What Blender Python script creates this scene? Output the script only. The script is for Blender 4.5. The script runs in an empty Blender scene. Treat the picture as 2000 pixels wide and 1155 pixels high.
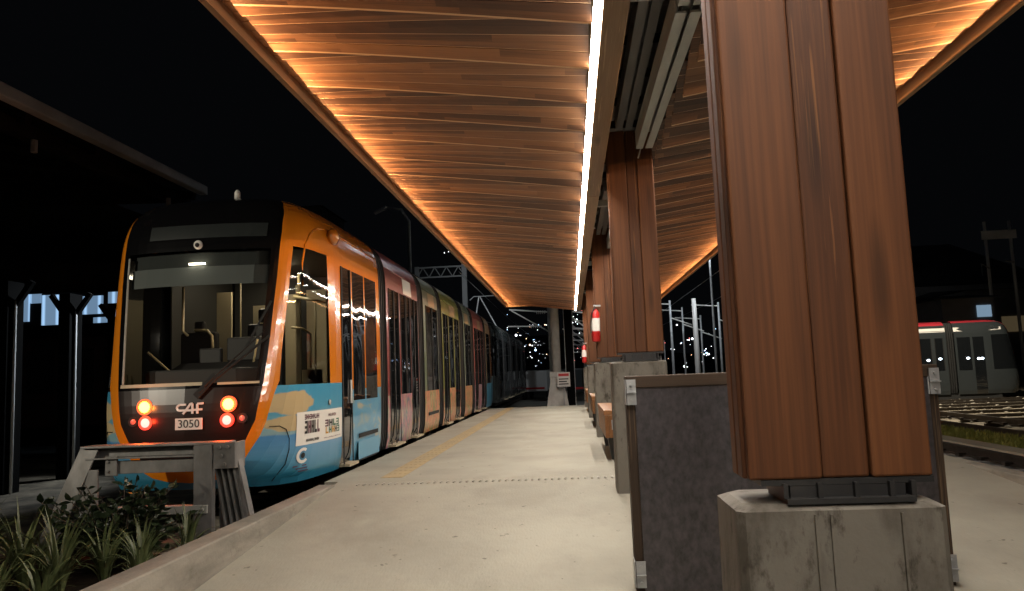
import bpy, math, random
from mathutils import Vector, Matrix
random.seed(7)
D = bpy.data
scene = bpy.context.scene
COL = scene.collection
R = math.radians

# ------------------------------------------------------------------ camera
cam = D.cameras.new("camera")
cam.sensor_width = 36.0
cam.lens = 27.0
cam.clip_start = 0.05
cam.clip_end = 3000
camo = D.objects.new("camera", cam)
COL.objects.link(camo)
F, VPX, VPY, ROLL, EYE = 1500.0, 1115.0, 728.0, 0.04, 1.1
d1 = Vector((VPX - 1000, -(VPY - 577.5), -F))
d2 = Vector((VPX, -(VPY - 1000 * ROLL - 577.5), -F))
ay = d1.normalized()
az = d2.cross(d1).normalized()
if az.y < 0:
    az = -az
ax_ = ay.cross(az)
M = Matrix((ax_, ay, az)).to_4x4()
M.translation = Vector((0, 0, EYE))
camo.matrix_world = M
scene.camera = camo
scene.view_settings.view_transform = 'Standard'
scene.view_settings.look = 'None'
scene.view_settings.exposure = 0.0
scene.view_settings.gamma = 1.0
scene.cycles.use_denoising = True
scene.cycles.max_bounces = 8
scene.cycles.transparent_max_bounces = 12
scene.cycles.sample_clamp_indirect = 6.0

# ------------------------------------------------------------------ night sky
w = D.worlds.new("World")
scene.world = w
w.use_nodes = True
nt = w.node_tree
bg = nt.nodes["Background"]
sky = nt.nodes.new("ShaderNodeTexSky")
sky.sky_type = 'NISHITA'
sky.sun_disc = False
sky.sun_elevation = R(-9)
sky.sun_rotation = R(200)
mixc = nt.nodes.new("ShaderNodeMix"); mixc.data_type = 'RGBA'; mixc.blend_type = 'ADD'
mixc.inputs[0].default_value = 1.0
nt.links.new(sky.outputs[0], mixc.inputs[6])
mixc.inputs[7].default_value = (0.015, 0.017, 0.021, 1)
nt.links.new(mixc.outputs[2], bg.inputs[0])
bg.inputs[1].default_value = 0.09

# ------------------------------------------------------------------ materials
def pr(name, col, rough=0.6, metal=0.0, spec=0.5, ior=None, coat=0.0):
    m = D.materials.new(name); m.use_nodes = True
    b = m.node_tree.nodes["Principled BSDF"]
    b.inputs["Base Color"].default_value = (*col, 1)
    b.inputs["Roughness"].default_value = rough
    b.inputs["Metallic"].default_value = metal
    b.inputs["Specular IOR Level"].default_value = spec
    if ior: b.inputs["IOR"].default_value = ior
    if coat: b.inputs["Coat Weight"].default_value = coat; b.inputs["Coat Roughness"].default_value = 0.05
    return m

def N(m, t, **kw):
    n = m.node_tree.nodes.new(t)
    for k, v in kw.items(): setattr(n, k, v)
    return n

def L(m, a, b): m.node_tree.links.new(a, b)

def noisy(name, c1, c2, scale=(4, 4, 4), rough=(0.5, 0.8), detail=6, bump=0.0, bscale=None, metal=0.0, spec=0.5, lo=0.35, hi=0.65, coat=0.0):
    """principled surface with two colours mottled by stretched noise in object space"""
    m = pr(name, c1, 0.6, metal, spec, coat=coat)
    b = m.node_tree.nodes["Principled BSDF"]
    tc = N(m, "ShaderNodeTexCoord")
    mp = N(m, "ShaderNodeMapping"); mp.inputs["Scale"].default_value = scale
    L(m, tc.outputs["Object"], mp.inputs[0])
    nz = N(m, "ShaderNodeTexNoise"); nz.inputs["Scale"].default_value = 1.0; nz.inputs["Detail"].default_value = detail
    nz.inputs["Roughness"].default_value = 0.62
    L(m, mp.outputs[0], nz.inputs["Vector"])
    mr = N(m, "ShaderNodeMapRange"); mr.inputs[1].default_value = lo; mr.inputs[2].default_value = hi
    L(m, nz.outputs[0], mr.inputs[0])
    mx = N(m, "ShaderNodeMix", data_type='RGBA'); mx.inputs[6].default_value = (*c1, 1); mx.inputs[7].default_value = (*c2, 1)
    L(m, mr.outputs[0], mx.inputs[0]); L(m, mx.outputs[2], b.inputs["Base Color"])
    rr = N(m, "ShaderNodeMapRange"); rr.inputs[3].default_value = rough[0]; rr.inputs[4].default_value = rough[1]
    L(m, nz.outputs[0], rr.inputs[0]); L(m, rr.outputs[0], b.inputs["Roughness"])
    if bump:
        n2 = N(m, "ShaderNodeTexNoise"); n2.inputs["Detail"].default_value = 5
        m2 = N(m, "ShaderNodeMapping"); m2.inputs["Scale"].default_value = bscale or scale
        L(m, tc.outputs["Object"], m2.inputs[0]); L(m, m2.outputs[0], n2.inputs["Vector"]); n2.inputs["Scale"].default_value = 1.0
        bp = N(m, "ShaderNodeBump"); bp.inputs["Strength"].default_value = bump; bp.inputs["Distance"].default_value = 0.01
        L(m, n2.outputs[0], bp.inputs["Height"]); L(m, bp.outputs[0], b.inputs["Normal"])
    return m

def emit(name, col, s):
    m = D.materials.new(name); m.use_nodes = True
    b = m.node_tree.nodes["Principled BSDF"]
    b.inputs["Base Color"].default_value = (0.1, 0.1, 0.1, 1)
    b.inputs["Emission Color"].default_value = (*col, 1)
    b.inputs["Emission Strength"].default_value = s
    return m

def timber(name, dark, mid, light, along=2, rough=0.42, grain=1.0):
    """board timber: 'vary' face attribute shifts the tone from board to board, grain runs along one axis"""
    m = pr(name, mid, rough, spec=.28)
    b = m.node_tree.nodes["Principled BSDF"]
    tc = N(m, "ShaderNodeTexCoord")
    at = N(m, "ShaderNodeAttribute", attribute_name="vary")
    sc = [16.0 * grain] * 3; sc[along] = 0.7 * grain
    mp = N(m, "ShaderNodeMapping"); mp.inputs["Scale"].default_value = sc
    off = N(m, "ShaderNodeVectorMath", operation='SCALE'); off.inputs[0].default_value = (3.1, 5.7, 9.3)
    ad = N(m, "ShaderNodeVectorMath", operation='ADD')
    mul = N(m, "ShaderNodeMath", operation='MULTIPLY'); mul.inputs[1].default_value = 13.0
    L(m, at.outputs["Fac"], mul.inputs[0]); L(m, mul.outputs[0], off.inputs["Scale"])
    L(m, tc.outputs["Object"], ad.inputs[0]); L(m, off.outputs[0], ad.inputs[1]); L(m, ad.outputs[0], mp.inputs[0])
    nz = N(m, "ShaderNodeTexNoise"); nz.inputs["Scale"].default_value = 1.0; nz.inputs["Detail"].default_value = 7
    nz.inputs["Roughness"].default_value = 0.6; nz.inputs["Distortion"].default_value = 0.6
    L(m, mp.outputs[0], nz.inputs["Vector"])
    s2 = [2.2, 2.2, 2.2]; s2[along] = 0.35
    mp2 = N(m, "ShaderNodeMapping"); mp2.inputs["Scale"].default_value = s2
    L(m, ad.outputs[0], mp2.inputs[0])
    n2 = N(m, "ShaderNodeTexNoise"); n2.inputs["Scale"].default_value = 1.0; n2.inputs["Detail"].default_value = 3
    L(m, mp2.outputs[0], n2.inputs["Vector"])
    mpf = N(m, "ShaderNodeMapping"); sf_ = [95.0] * 3; sf_[along] = 1.6; mpf.inputs["Scale"].default_value = sf_
    L(m, ad.outputs[0], mpf.inputs[0])
    nf = N(m, "ShaderNodeTexNoise"); nf.inputs["Scale"].default_value = 1.0; nf.inputs["Detail"].default_value = 4; L(m, mpf.outputs[0], nf.inputs["Vector"])
    nm_ = N(m, "ShaderNodeMath", operation='ADD'); L(m, nz.outputs[0], nm_.inputs[0]); L(m, nf.outputs[0], nm_.inputs[1])
    s1 = N(m, "ShaderNodeMath", operation='MULTIPLY_ADD'); s1.inputs[1].default_value = 0.62
    L(m, nm_.outputs[0], s1.inputs[0])
    v1 = N(m, "ShaderNodeMath", operation='MULTIPLY_ADD'); v1.inputs[1].default_value = 0.38
    L(m, at.outputs["Fac"], v1.inputs[0])
    h1 = N(m, "ShaderNodeMath", operation='MULTIPLY'); h1.inputs[1].default_value = 0.45
    L(m, n2.outputs[0], h1.inputs[0]); L(m, h1.outputs[0], v1.inputs[2]); L(m, v1.outputs[0], s1.inputs[2])
    cr = N(m, "ShaderNodeValToRGB")
    e = cr.color_ramp.elements
    e[0].position = 0.82; e[0].color = (*dark, 1); e[1].position = 1.40; e[1].color = (*light, 1)
    x = cr.color_ramp.elements.new(0.5); x.color = (*mid, 1)
    e[0].position = 0.0; cr.color_ramp.elements[2].position = 1.0
    rg_ = N(m, "ShaderNodeMapRange"); rg_.inputs[1].default_value = 0.66; rg_.inputs[2].default_value = 1.34
    L(m, s1.outputs[0], rg_.inputs[0]); L(m, rg_.outputs[0], cr.inputs[0])
    # knots
    vo = N(m, "ShaderNodeTexVoronoi"); vo.inputs["Scale"].default_value = 1.0
    s3 = [6.0, 0.05, 6.0] if along == 2 else [6.0, 6.0, .05]; s3[along] = 0.9
    mp3 = N(m, "ShaderNodeMapping"); mp3.inputs["Scale"].default_value = s3
    L(m, ad.outputs[0], mp3.inputs[0]); L(m, mp3.outputs[0], vo.inputs["Vector"])
    kr = N(m, "ShaderNodeMapRange"); kr.inputs[1].default_value = 0.06; kr.inputs[2].default_value = 0.19
    kr.inputs[3].default_value = 0.5; kr.inputs[4].default_value = 1.0
    L(m, vo.outputs["Distance"], kr.inputs[0])
    km = N(m, "ShaderNodeMix", data_type='RGBA', blend_type='MULTIPLY'); km.inputs[0].default_value = 1.0
    L(m, cr.outputs[0], km.inputs[6]); L(m, kr.outputs[0], km.inputs[7])
    L(m, km.outputs[2], b.inputs["Base Color"])
    bp = N(m, "ShaderNodeBump"); bp.inputs["Strength"].default_value = 0.15; bp.inputs["Distance"].default_value = 0.004
    L(m, nz.outputs[0], bp.inputs["Height"]); L(m, bp.outputs[0], b.inputs["Normal"])
    return m

def soffit_timber():
    """boards of the soffit: u along the board in metres, v = board number; each board is pieced from shorter lengths"""
    m = pr("soffit timber", (0.15, 0.06, 0.03), 0.45)
    b = m.node_tree.nodes["Principled BSDF"]
    uv = N(m, "ShaderNodeUVMap"); uv.uv_map = "UVMap"
    sp = N(m, "ShaderNodeSeparateXYZ"); L(m, uv.outputs[0], sp.inputs[0])
    fl = N(m, "ShaderNodeMath", operation='FLOOR'); L(m, sp.outputs[1], fl.inputs[0])
    w1 = N(m, "ShaderNodeTexWhiteNoise", noise_dimensions='1D'); L(m, fl.outputs[0], w1.inputs["W"])
    ma = N(m, "ShaderNodeMath", operation='MULTIPLY_ADD'); ma.inputs[1].default_value = 5.3
    L(m, w1.outputs["Value"], ma.inputs[0])
    # three strips across each board with their own joints
    st = N(m, "ShaderNodeMath", operation='MULTIPLY'); st.inputs[1].default_value = 2.0; L(m, sp.outputs[1], st.inputs[0])
    sf = N(m, "ShaderNodeMath", operation='FLOOR'); L(m, st.outputs[0], sf.inputs[0])
    w3 = N(m, "ShaderNodeTexWhiteNoise", noise_dimensions='1D'); L(m, sf.outputs[0], w3.inputs["W"])
    u0 = N(m, "ShaderNodeMath", operation='MULTIPLY_ADD'); u0.inputs[1].default_value = 0.95; L(m, sp.outputs[0], u0.inputs[0])
    m5 = N(m, "ShaderNodeMath", operation='MULTIPLY'); m5.inputs[1].default_value = 9.7; L(m, w3.outputs["Value"], m5.inputs[0])
    L(m, m5.outputs[0], u0.inputs[2])
    uf = N(m, "ShaderNodeMath", operation='FLOOR'); L(m, u0.outputs[0], uf.inputs[0])
    cb = N(m, "ShaderNodeCombineXYZ"); L(m, uf.outputs[0], cb.inputs[0]); L(m, sf.outputs[0], cb.inputs[1])
    w2 = N(m, "ShaderNodeTexWhiteNoise", noise_dimensions='2D'); L(m, cb.outputs[0], w2.inputs["Vector"])
    # grain
    gc = N(m, "ShaderNodeCombineXYZ")
    gx = N(m, "ShaderNodeMath", operation='MULTIPLY_ADD'); gx.inputs[1].default_value = 1.6; L(m, sp.outputs[0], gx.inputs[0])
    m6 = N(m, "ShaderNodeMath", operation='MULTIPLY'); m6.inputs[1].default_value = 40.0; L(m, w2.outputs["Value"], m6.inputs[0]); L(m, m6.outputs[0], gx.inputs[2])
    gy = N(m, "ShaderNodeMath", operation='MULTIPLY'); gy.inputs[1].default_value = 7.0; L(m, sp.outputs[1], gy.inputs[0])
    L(m, gx.outputs[0], gc.inputs[0]); L(m, gy.outputs[0], gc.inputs[1])
    nz = N(m, "ShaderNodeTexNoise"); nz.inputs["Scale"].default_value = 1.0; nz.inputs["Detail"].default_value = 6; nz.inputs["Distortion"].default_value = 0.8
    L(m, gc.outputs[0], nz.inputs["Vector"])
    wv = N(m, "ShaderNodeMath", operation='ADD'); L(m, w2.outputs["Value"], wv.inputs[0]); L(m, w1.outputs["Value"], wv.inputs[1])
    mx = N(m, "ShaderNodeMath", operation='MULTIPLY_ADD'); mx.inputs[1].default_value = 0.36
    L(m, wv.outputs[0], mx.inputs[0])
    n5 = N(m, "ShaderNodeMath", operation='MULTIPLY'); n5.inputs[1].default_value = 0.5; L(m, nz.outputs[0], n5.inputs[0]); L(m, n5.outputs[0], mx.inputs[2])
    cr = N(m, "ShaderNodeValToRGB"); e = cr.color_ramp.elements
    e[0].position = 0.12; e[0].color = (0.018, 0.0075, 0.004, 1); e[1].position = 0.92; e[1].color = (0.21, 0.098, 0.043, 1)
    x = e.new(0.5); x.color = (0.068, 0.029, 0.0135, 1)
    L(m, mx.outputs[0], cr.inputs[0])
    # the planed lower arris of each board is pale raw timber
    fr = N(m, "ShaderNodeMath", operation='FRACT'); L(m, sp.outputs[1], fr.inputs[0])
    ca = N(m, "ShaderNodeMath", operation='COMPARE'); ca.inputs[1].default_value = 0.96; ca.inputs[2].default_value = 0.008; L(m, fr.outputs[0], ca.inputs[0])
    am = N(m, "ShaderNodeMix", data_type='RGBA'); am.inputs[7].default_value = (0.46, 0.29, 0.16, 1)
    L(m, ca.outputs[0], am.inputs[0]); L(m, cr.outputs[0], am.inputs[6])
    L(m, am.outputs[2], b.inputs["Base Color"])
    return m

MT = {}
MT['soffit'] = soffit_timber()
MT['soffitedge'] = pr("edge lining", (0.10, 0.05, 0.026), 0.6)
MT['blackpost'] = pr("tarred post", (0.004, 0.004, 0.004), 0.95, spec=0.05)
MT['glulam'] = timber("column timber", (0.058, 0.020, 0.007), (0.148, 0.054, 0.0170), (0.25, 0.104, 0.031), 2, 0.62)
MT['beamwood'] = timber("beam timber", (0.20, 0.12, 0.065), (0.33, 0.21, 0.115), (0.42, 0.28, 0.16), 1, 0.5)
MT['benchwood'] = timber("bench timber", (0.15, 0.065, 0.025), (0.30, 0.14, 0.055), (0.42, 0.22, 0.09), 1, 0.45)
MT['oldwood'] = timber("weathered hardwood", (0.035, 0.022, 0.014), (0.085, 0.055, 0.034), (0.16, 0.11, 0.07), 0, 0.6)
MT['oldwoodz'] = timber("weathered hardwood post", (0.03, 0.019, 0.012), (0.07, 0.045, 0.028), (0.12, 0.08, 0.05), 2, 0.65)
MT['concrete'] = noisy("platform concrete", (0.355, 0.338, 0.278), (0.285, 0.27, 0.222), (0.9, 0.9, 0.9), (0.7, 0.85), 9, 0.35, (60, 16, 60), spec=0.25)
MT['kerb'] = noisy("kerb concrete", (0.30, 0.275, 0.23), (0.17, 0.155, 0.13), (3, 1.2, 5), (0.7, 0.9), 8, 0.3, (40, 40, 40), spec=0.2)
MT['plinth'] = noisy("plinth concrete", (0.145, 0.132, 0.11), (0.065, 0.056, 0.044), (5, 5, 2.2), (0.6, 0.85), 11, 0.3, (25, 25, 25), spec=0.3, lo=.48, hi=.66)
def stain(m, col, scale, lo, hi, amount=.85, detail=8):
    n = m.node_tree; b = n.nodes["Principled BSDF"]; src = b.inputs["Base Color"].links[0].from_socket
    tc = N(m, "ShaderNodeTexCoord"); mp = N(m, "ShaderNodeMapping"); mp.inputs["Scale"].default_value = scale; mp.inputs["Location"].default_value = (3.7, 1.9, 5.3)
    L(m, tc.outputs["Object"], mp.inputs[0])
    nz = N(m, "ShaderNodeTexNoise"); nz.inputs["Scale"].default_value = 1.0; nz.inputs["Detail"].default_value = detail; nz.inputs["Roughness"].default_value = .7; L(m, mp.outputs[0], nz.inputs["Vector"])
    mr = N(m, "ShaderNodeMapRange"); mr.inputs[1].default_value = lo; mr.inputs[2].default_value = hi; mr.inputs[4].default_value = amount; L(m, nz.outputs[0], mr.inputs[0])
    mx = N(m, "ShaderNodeMix", data_type='RGBA'); mx.inputs[7].default_value = (*col, 1)
    L(m, mr.outputs[0], mx.inputs[0]); L(m, src, mx.inputs[6]); L(m, mx.outputs[2], b.inputs["Base Color"])
stain(MT['plinth'], (0.035, 0.028, 0.02), (11, 11, 5), .56, .66, .85)
stain(MT['kerb'], (0.10, 0.09, 0.07), (1.6, 5, 9), .56, .75, .6)
stain(MT['concrete'], (0.20, 0.18, 0.145), (.8, .35, 1), .52, .75, .55)
stain(MT['concrete'], (0.09, 0.08, 0.065), (9, 9, 9), .70, .73, .7, 2)
MT['yellow'] = noisy("tactile yellow", (0.42, 0.315, 0.165), (0.35, 0.285, 0.18), (6, 1.5, 6), (0.6, 0.8), 5, spec=0.25)
MT['stud'] = pr("stainless studs", (0.44, 0.41, 0.35), 0.5, 0.2)
MT['blacksteel'] = noisy("black steel", (0.012, 0.012, 0.013), (0.025, 0.024, 0.023), (6, 6, 6), (0.4, 0.6), 4)
MT['galv'] = noisy("galvanised steel", (0.42, 0.43, 0.43), (0.30, 0.31, 0.32), (9, 9, 9), (0.4, 0.6), 4, metal=0.35)
MT['greysteel'] = noisy("grey painted steel", (0.36, 0.37, 0.34), (0.29, 0.30, 0.28), (7, 2, 7), (0.45, 0.6), 5)
MT['buffer'] = noisy("buffer stop steel", (0.23, 0.225, 0.22), (0.13, 0.128, 0.12), (5, 5, 3), (0.4, 0.65), 7, metal=0.3)
MT['panelsteel'] = noisy("mill finish sheet", (0.115, 0.105, 0.115), (0.055, 0.052, 0.055), (26, 26, 18), (0.30, 0.45), 13, 0.15, (40, 40, 40), metal=0.6, lo=0.30, hi=0.70)
MT['darkgrey'] = pr("dark grey steel", (0.10, 0.105, 0.105), 0.5)
MT['rail'] = noisy("rail steel", (0.06, 0.05, 0.042), (0.035, 0.028, 0.022), (4, 4, 4), (0.35, 0.6), 4, metal=0.6)
MT['ground'] = noisy("ballast", (0.20, 0.17, 0.125), (0.055, 0.047, 0.035), (2.2, 2.2, 2.2), (0.8, 0.95), 12, 0.9, (14, 14, 14), spec=0.2)
MT['soil'] = noisy("soil", (0.035, 0.025, 0.017), (0.015, 0.011, 0.008), (14, 14, 14), (0.85, 0.95), 8, 0.9, (30, 30, 30), spec=0.1)
MT['grass'] = noisy("turf blades", (0.20, 0.21, 0.04), (0.13, 0.16, 0.03), (3, 3, 3), (0.6, 0.8), 4)
MT['dark'] = pr("darkness inside", (0.006, 0.006, 0.006), 0.8)
MT['shed'] = noisy("old shed cladding", (0.022, 0.018, 0.016), (0.011, 0.009, 0.008), (2, 0.6, 2), (0.85, 0.95), 5, spec=0.08)
MT['shedtrim'] = noisy("shed gutter", (0.5, 0.49, 0.47), (0.34, 0.33, 0.31), (2, 1.3, 2), (0.4, 0.6), 5, metal=0.3)
MT['led'] = emit("white light strip", (1.0, 0.915, 0.81), 148.0)
MT['edgeled'] = emit("amber light strip", (1.0, 0.50, 0.19), 20.0)
MT['flatwhite'] = pr("flat pale steel", (0.7, 0.72, 0.72), 0.8, spec=0.1)
MT['roof'] = pr("roof sheet", (0.05, 0.05, 0.05), 0.6)
# tram
MT['orange'] = noisy("orange paint", (0.64, 0.20, 0.010), (0.60, 0.18, 0.009), (1.5, 1.5, 1.5), (0.14, 0.22), 3, coat=0.7)
MT['satin'] = pr("lower satin mask", (0.010, 0.006, 0.005), 0.3)
_m = MT['orange']; _o = _m.node_tree.nodes["Material Output"]; _b = _m.node_tree.nodes["Principled BSDF"]
_g = N(_m, "ShaderNodeNewGeometry"); _d = N(_m, "ShaderNodeBsdfDiffuse"); _d.inputs[0].default_value = (0.006, 0.006, 0.006, 1); _x = N(_m, "ShaderNodeMixShader")
L(_m, _g.outputs["Backfacing"], _x.inputs[0]); L(_m, _b.outputs[0], _x.inputs[1]); L(_m, _d.outputs[0], _x.inputs[2]); L(_m, _x.outputs[0], _o.inputs[0])
MT['mask'] = pr("black gloss mask", (0.004, 0.004, 0.0045), 0.16, spec=.25)
MT['tramroof'] = pr("dark roof", (0.03, 0.03, 0.03), 0.35)
MT['bellows'] = pr("black bellows", (0.004, 0.004, 0.004), 0.75)
MT['under'] = pr("underframe", (0.008, 0.008, 0.008), 0.7)
MT['white'] = pr("white vinyl", (0.70, 0.68, 0.63), 0.45)
MT['ink'] = pr("black print", (0.012, 0.011, 0.011), 0.5)
MT['chrome'] = pr("brushed letters", (0.75, 0.73, 0.70), 0.35, 0.2)
MT['lampamber'] = emit("amber lamp", (1.0, 0.25, 0.009), 60.0)
MT['haloamber'] = emit("amber halo", (1.0, 0.06, 0.004), 1.6); MT['halored'] = emit("red halo", (1.0, 0.016, 0.005), 1.5)  # dim emission painting a halo round the tail lamps
MT['lampred'] = emit("red lamp", (1.0, 0.014, 0.012), 60.0)
MT['reflector'] = pr("pale reflector", (0.55, 0.22, 0.20), 0.2)
MT['beige'] = pr("interior beige", (0.42, 0.36, 0.24), 0.5)
MT['yellowpole'] = pr("hand rail", (0.60, 0.50, 0.28), 0.35)
MT['desk'] = pr("driver desk", (0.018, 0.018, 0.018), 0.5)
MT['blind'] = pr("sun blind", (0.15, 0.17, 0.17), 0.8, spec=.1); MT['blind2'] = pr("tinted header", (0.045, 0.052, 0.052), 0.8, spec=.1)
MT['lining'] = pr("interior lining", (0.035, 0.034, 0.03), 0.6)
MT['beige2'] = pr("saloon panel", (0.5, 0.43, 0.28), 0.5)
MT['display'] = pr("display glass", (0.022, 0.026, 0.026), 0.25)
MT['inlight'] = emit("cabin light", (1.0, 0.86, 0.62), 20.0)
MT['spotlight'] = emit("desk lamp", (0.95, 1.0, 0.86), 30.0)
MT['red'] = pr("signal red", (0.45, 0.015, 0.015), 0.35)

def glass_dark(name, wob=0.005, tint=(0.006, 0.007, 0.008)):
    m = pr(name, tint, 0.03, spec=0.5, ior=1.9)
    b = m.node_tree.nodes["Principled BSDF"]
    tc = N(m, "ShaderNodeTexCoord")
    nz = N(m, "ShaderNodeTexNoise"); nz.inputs["Scale"].default_value = 1.7; nz.inputs["Detail"].default_value = 1.0
    L(m, tc.outputs["Object"], nz.inputs["Vector"])
    bp = N(m, "ShaderNodeBump"); bp.inputs["Strength"].default_value = 1.0; bp.inputs["Distance"].default_value = wob
    L(m, nz.outputs[0], bp.inputs["Height"]); L(m, bp.outputs[0], b.inputs["Normal"])
    return m
MT['glass'] = glass_dark("tinted window")

def clear_glass(name, tint=0.8):
    m = D.materials.new(name); m.use_nodes = True
    n = m.node_tree; n.nodes.clear()
    out = n.nodes.new("ShaderNodeOutputMaterial")
    tr = n.nodes.new("ShaderNodeBsdfTransparent"); tr.inputs[0].default_value = (tint, tint, tint * 0.98, 1)
    gl = n.nodes.new("ShaderNodeBsdfGlossy"); gl.inputs["Roughness"].default_value = 0.02
    fr = n.nodes.new("ShaderNodeFresnel"); fr.inputs[0].default_value = 1.28
    mx = n.nodes.new("ShaderNodeMixShader")
    n.links.new(fr.outputs[0], mx.inputs[0]); n.links.new(tr.outputs[0], mx.inputs[1]); n.links.new(gl.outputs[0], mx.inputs[2])
    n.links.new(mx.outputs[0], out.inputs[0])
    return m
MT['clear'] = clear_glass("clear screen")

def livery_blue():
    """printed film on the cab's lower side: sky over a beach with pale clouds, sea below"""
    m = pr("printed sea film", (0.05, 0.25, 0.45), 0.28, coat=0.4)
    b = m.node_tree.nodes["Principled BSDF"]
    g = N(m, "ShaderNodeNewGeometry"); sp = N(m, "ShaderNodeSeparateXYZ"); L(m, g.outputs["Position"], sp.inputs[0])
    mp = N(m, "ShaderNodeMapping"); mp.inputs["Scale"].default_value = (2, 2.4, 4.2); L(m, g.outputs["Position"], mp.inputs[0])
    nz = N(m, "ShaderNodeTexNoise"); nz.inputs["Scale"].default_value = 1.0; nz.inputs["Detail"].default_value = 7; L(m, mp.outputs[0], nz.inputs["Vector"])
    zz = N(m, "ShaderNodeMath", operation='MULTIPLY_ADD'); zz.inputs[1].default_value = 0.10
    nb = N(m, "ShaderNodeMath", operation='SUBTRACT'); nb.inputs[1].default_value = 0.5; L(m, nz.outputs[0], nb.inputs[0])
    L(m, nb.outputs[0], zz.inputs[0]); L(m, sp.outputs[2], zz.inputs[2])
    cr = N(m, "ShaderNodeValToRGB"); e = cr.color_ramp.elements
    e[0].position = 0.05; e[0].color = (0.022, 0.16, 0.26, 1); e[1].position = 0.99; e[1].color = (0.05, 0.27, 0.44, 1)
    for p, c in ((0.13, (0.02, 0.17, 0.27)), (0.17, (0.05, 0.24, 0.38)), (0.40, (0.085, 0.26, 0.44)), (0.555, (0.05, 0.20, 0.42)), (0.575, (0.20, 0.33, 0.36)), (0.70, (0.16, 0.33, 0.40)), (0.82, (0.06, 0.28, 0.43))):
        x = e.new(p); x.color = (*c, 1)
    L(m, zz.outputs[0], cr.inputs[0])
    # clouds: two ellipses in the (y, z) plane with ragged edges
    def ell(y, z, ry, rz):
        a = N(m, "ShaderNodeMath", operation='SUBTRACT'); a.inputs[1].default_value = y; L(m, sp.outputs[1], a.inputs[0])
        a2 = N(m, "ShaderNodeMath", operation='DIVIDE'); a2.inputs[1].default_value = ry; L(m, a.outputs[0], a2.inputs[0])
        a3 = N(m, "ShaderNodeMath", operation='POWER'); a3.inputs[1].default_value = 2; L(m, a2.outputs[0], a3.inputs[0])
        c = N(m, "ShaderNodeMath", operation='SUBTRACT'); c.inputs[1].default_value = z; L(m, sp.outputs[2], c.inputs[0])
        c2 = N(m, "ShaderNodeMath", operation='DIVIDE'); c2.inputs[1].default_value = rz; L(m, c.outputs[0], c2.inputs[0])
        c3 = N(m, "ShaderNodeMath", operation='POWER'); c3.inputs[1].default_value = 2; L(m, c2.outputs[0], c3.inputs[0])
        s = N(m, "ShaderNodeMath", operation='ADD'); L(m, a3.outputs[0], s.inputs[0]); L(m, c3.outputs[0], s.inputs[1])
        return s
    e1, e2 = ell(8.22, 0.88, 0.34, 0.13), ell(8.15, 0.68, 0.26, 0.09)
    mn = N(m, "ShaderNodeMath", operation='MINIMUM'); L(m, e1.outputs[0], mn.inputs[0]); L(m, e2.outputs[0], mn.inputs[1])
    n8 = N(m, "ShaderNodeMath", operation='MULTIPLY_ADD'); n8.inputs[1].default_value = 3.2; L(m, nb.outputs[0], n8.inputs[0]); L(m, mn.outputs[0], n8.inputs[2])
    k = N(m, "ShaderNodeMapRange"); k.inputs[1].default_value = 1.1; k.inputs[2].default_value = 0.9; L(m, n8.outputs[0], k.inputs[0])
    mx = N(m, "ShaderNodeMix", data_type='RGBA'); mx.inputs[7].default_value = (0.46, 0.36, 0.20, 1)
    L(m, k.outputs[0], mx.inputs[0]); L(m, cr.outputs[0], mx.inputs[6]); L(m, mx.outputs[2], b.inputs["Base Color"])
    return m
MT['sea'] = livery_blue()

def livery_art(name, cols, scale, base):
    """printed picture film: soft figures in a small palette, pale sand towards the foot of the panel"""
    m = pr(name, base, 0.3, coat=0.4)
    b = m.node_tree.nodes["Principled BSDF"]
    g = N(m, "ShaderNodeNewGeometry")
    mp = N(m, "ShaderNodeMapping"); mp.inputs["Scale"].default_value = scale; L(m, g.outputs["Position"], mp.inputs[0])
    nz = N(m, "ShaderNodeTexNoise"); nz.inputs["Scale"].default_value = 1.0; nz.inputs["Detail"].default_value = 4; nz.inputs["Distortion"].default_value = 1.2
    L(m, mp.outputs[0], nz.inputs["Vector"])
    cr = N(m, "ShaderNodeValToRGB"); e = cr.color_ramp.elements
    n = len(cols)
    for i, c in enumerate(cols):
        p = 0.30 + 0.40 * i / (n - 1)
        x = e[i] if i < 2 else e.new(p)
        x.position = p; x.color = (*c, 1)
    L(m, nz.outputs[0], cr.inputs[0]); L(m, cr.outputs[0], b.inputs["Base Color"])
    return m
MT['artblue'] = livery_art("coast print", [(0.30, 0.31, 0.22), (0.07, 0.26, 0.42), (0.10, 0.30, 0.45), (0.38, 0.35, 0.24)], (1, 1.5, 3.2), (0.1, 0.3, 0.4))
MT['artpink'] = livery_art("figures print", [(0.05, 0.30, 0.24), (0.45, 0.36, 0.24), (0.50, 0.16, 0.22), (0.06, 0.16, 0.20), (0.50, 0.42, 0.26)], (1, 6.0, 2.6), (0.3, 0.3, 0.25))
MT['artsalmon'] = livery_art("salmon print", [(0.06, 0.24, 0.16), (0.55, 0.14, 0.06), (0.60, 0.30, 0.16), (0.14, 0.20, 0.06), (0.50, 0.42, 0.22)], (1, 4.4, 2.8), (0.4, 0.25, 0.2))
MT['maroon'] = pr("maroon paint", (0.20, 0.042, 0.040), 0.3, coat=0.4)
MT['sage'] = pr("sage paint", (0.12, 0.15, 0.095), 0.3, coat=0.4)
MT['olive'] = pr("olive paint", (0.19, 0.20, 0.040), 0.3, coat=0.4)
MT['greygreen'] = pr("grey green paint", (0.14, 0.18, 0.14), 0.3, coat=0.4)
MT['rose'] = pr("rose paint", (0.34, 0.10, 0.085), 0.3, coat=0.4)
MT['cream'] = pr("cream paint", (0.42, 0.30, 0.16), 0.3, coat=0.4)
MT['silver'] = pr("silver roof edge", (0.45, 0.42, 0.38), 0.25, 0.3)
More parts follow.
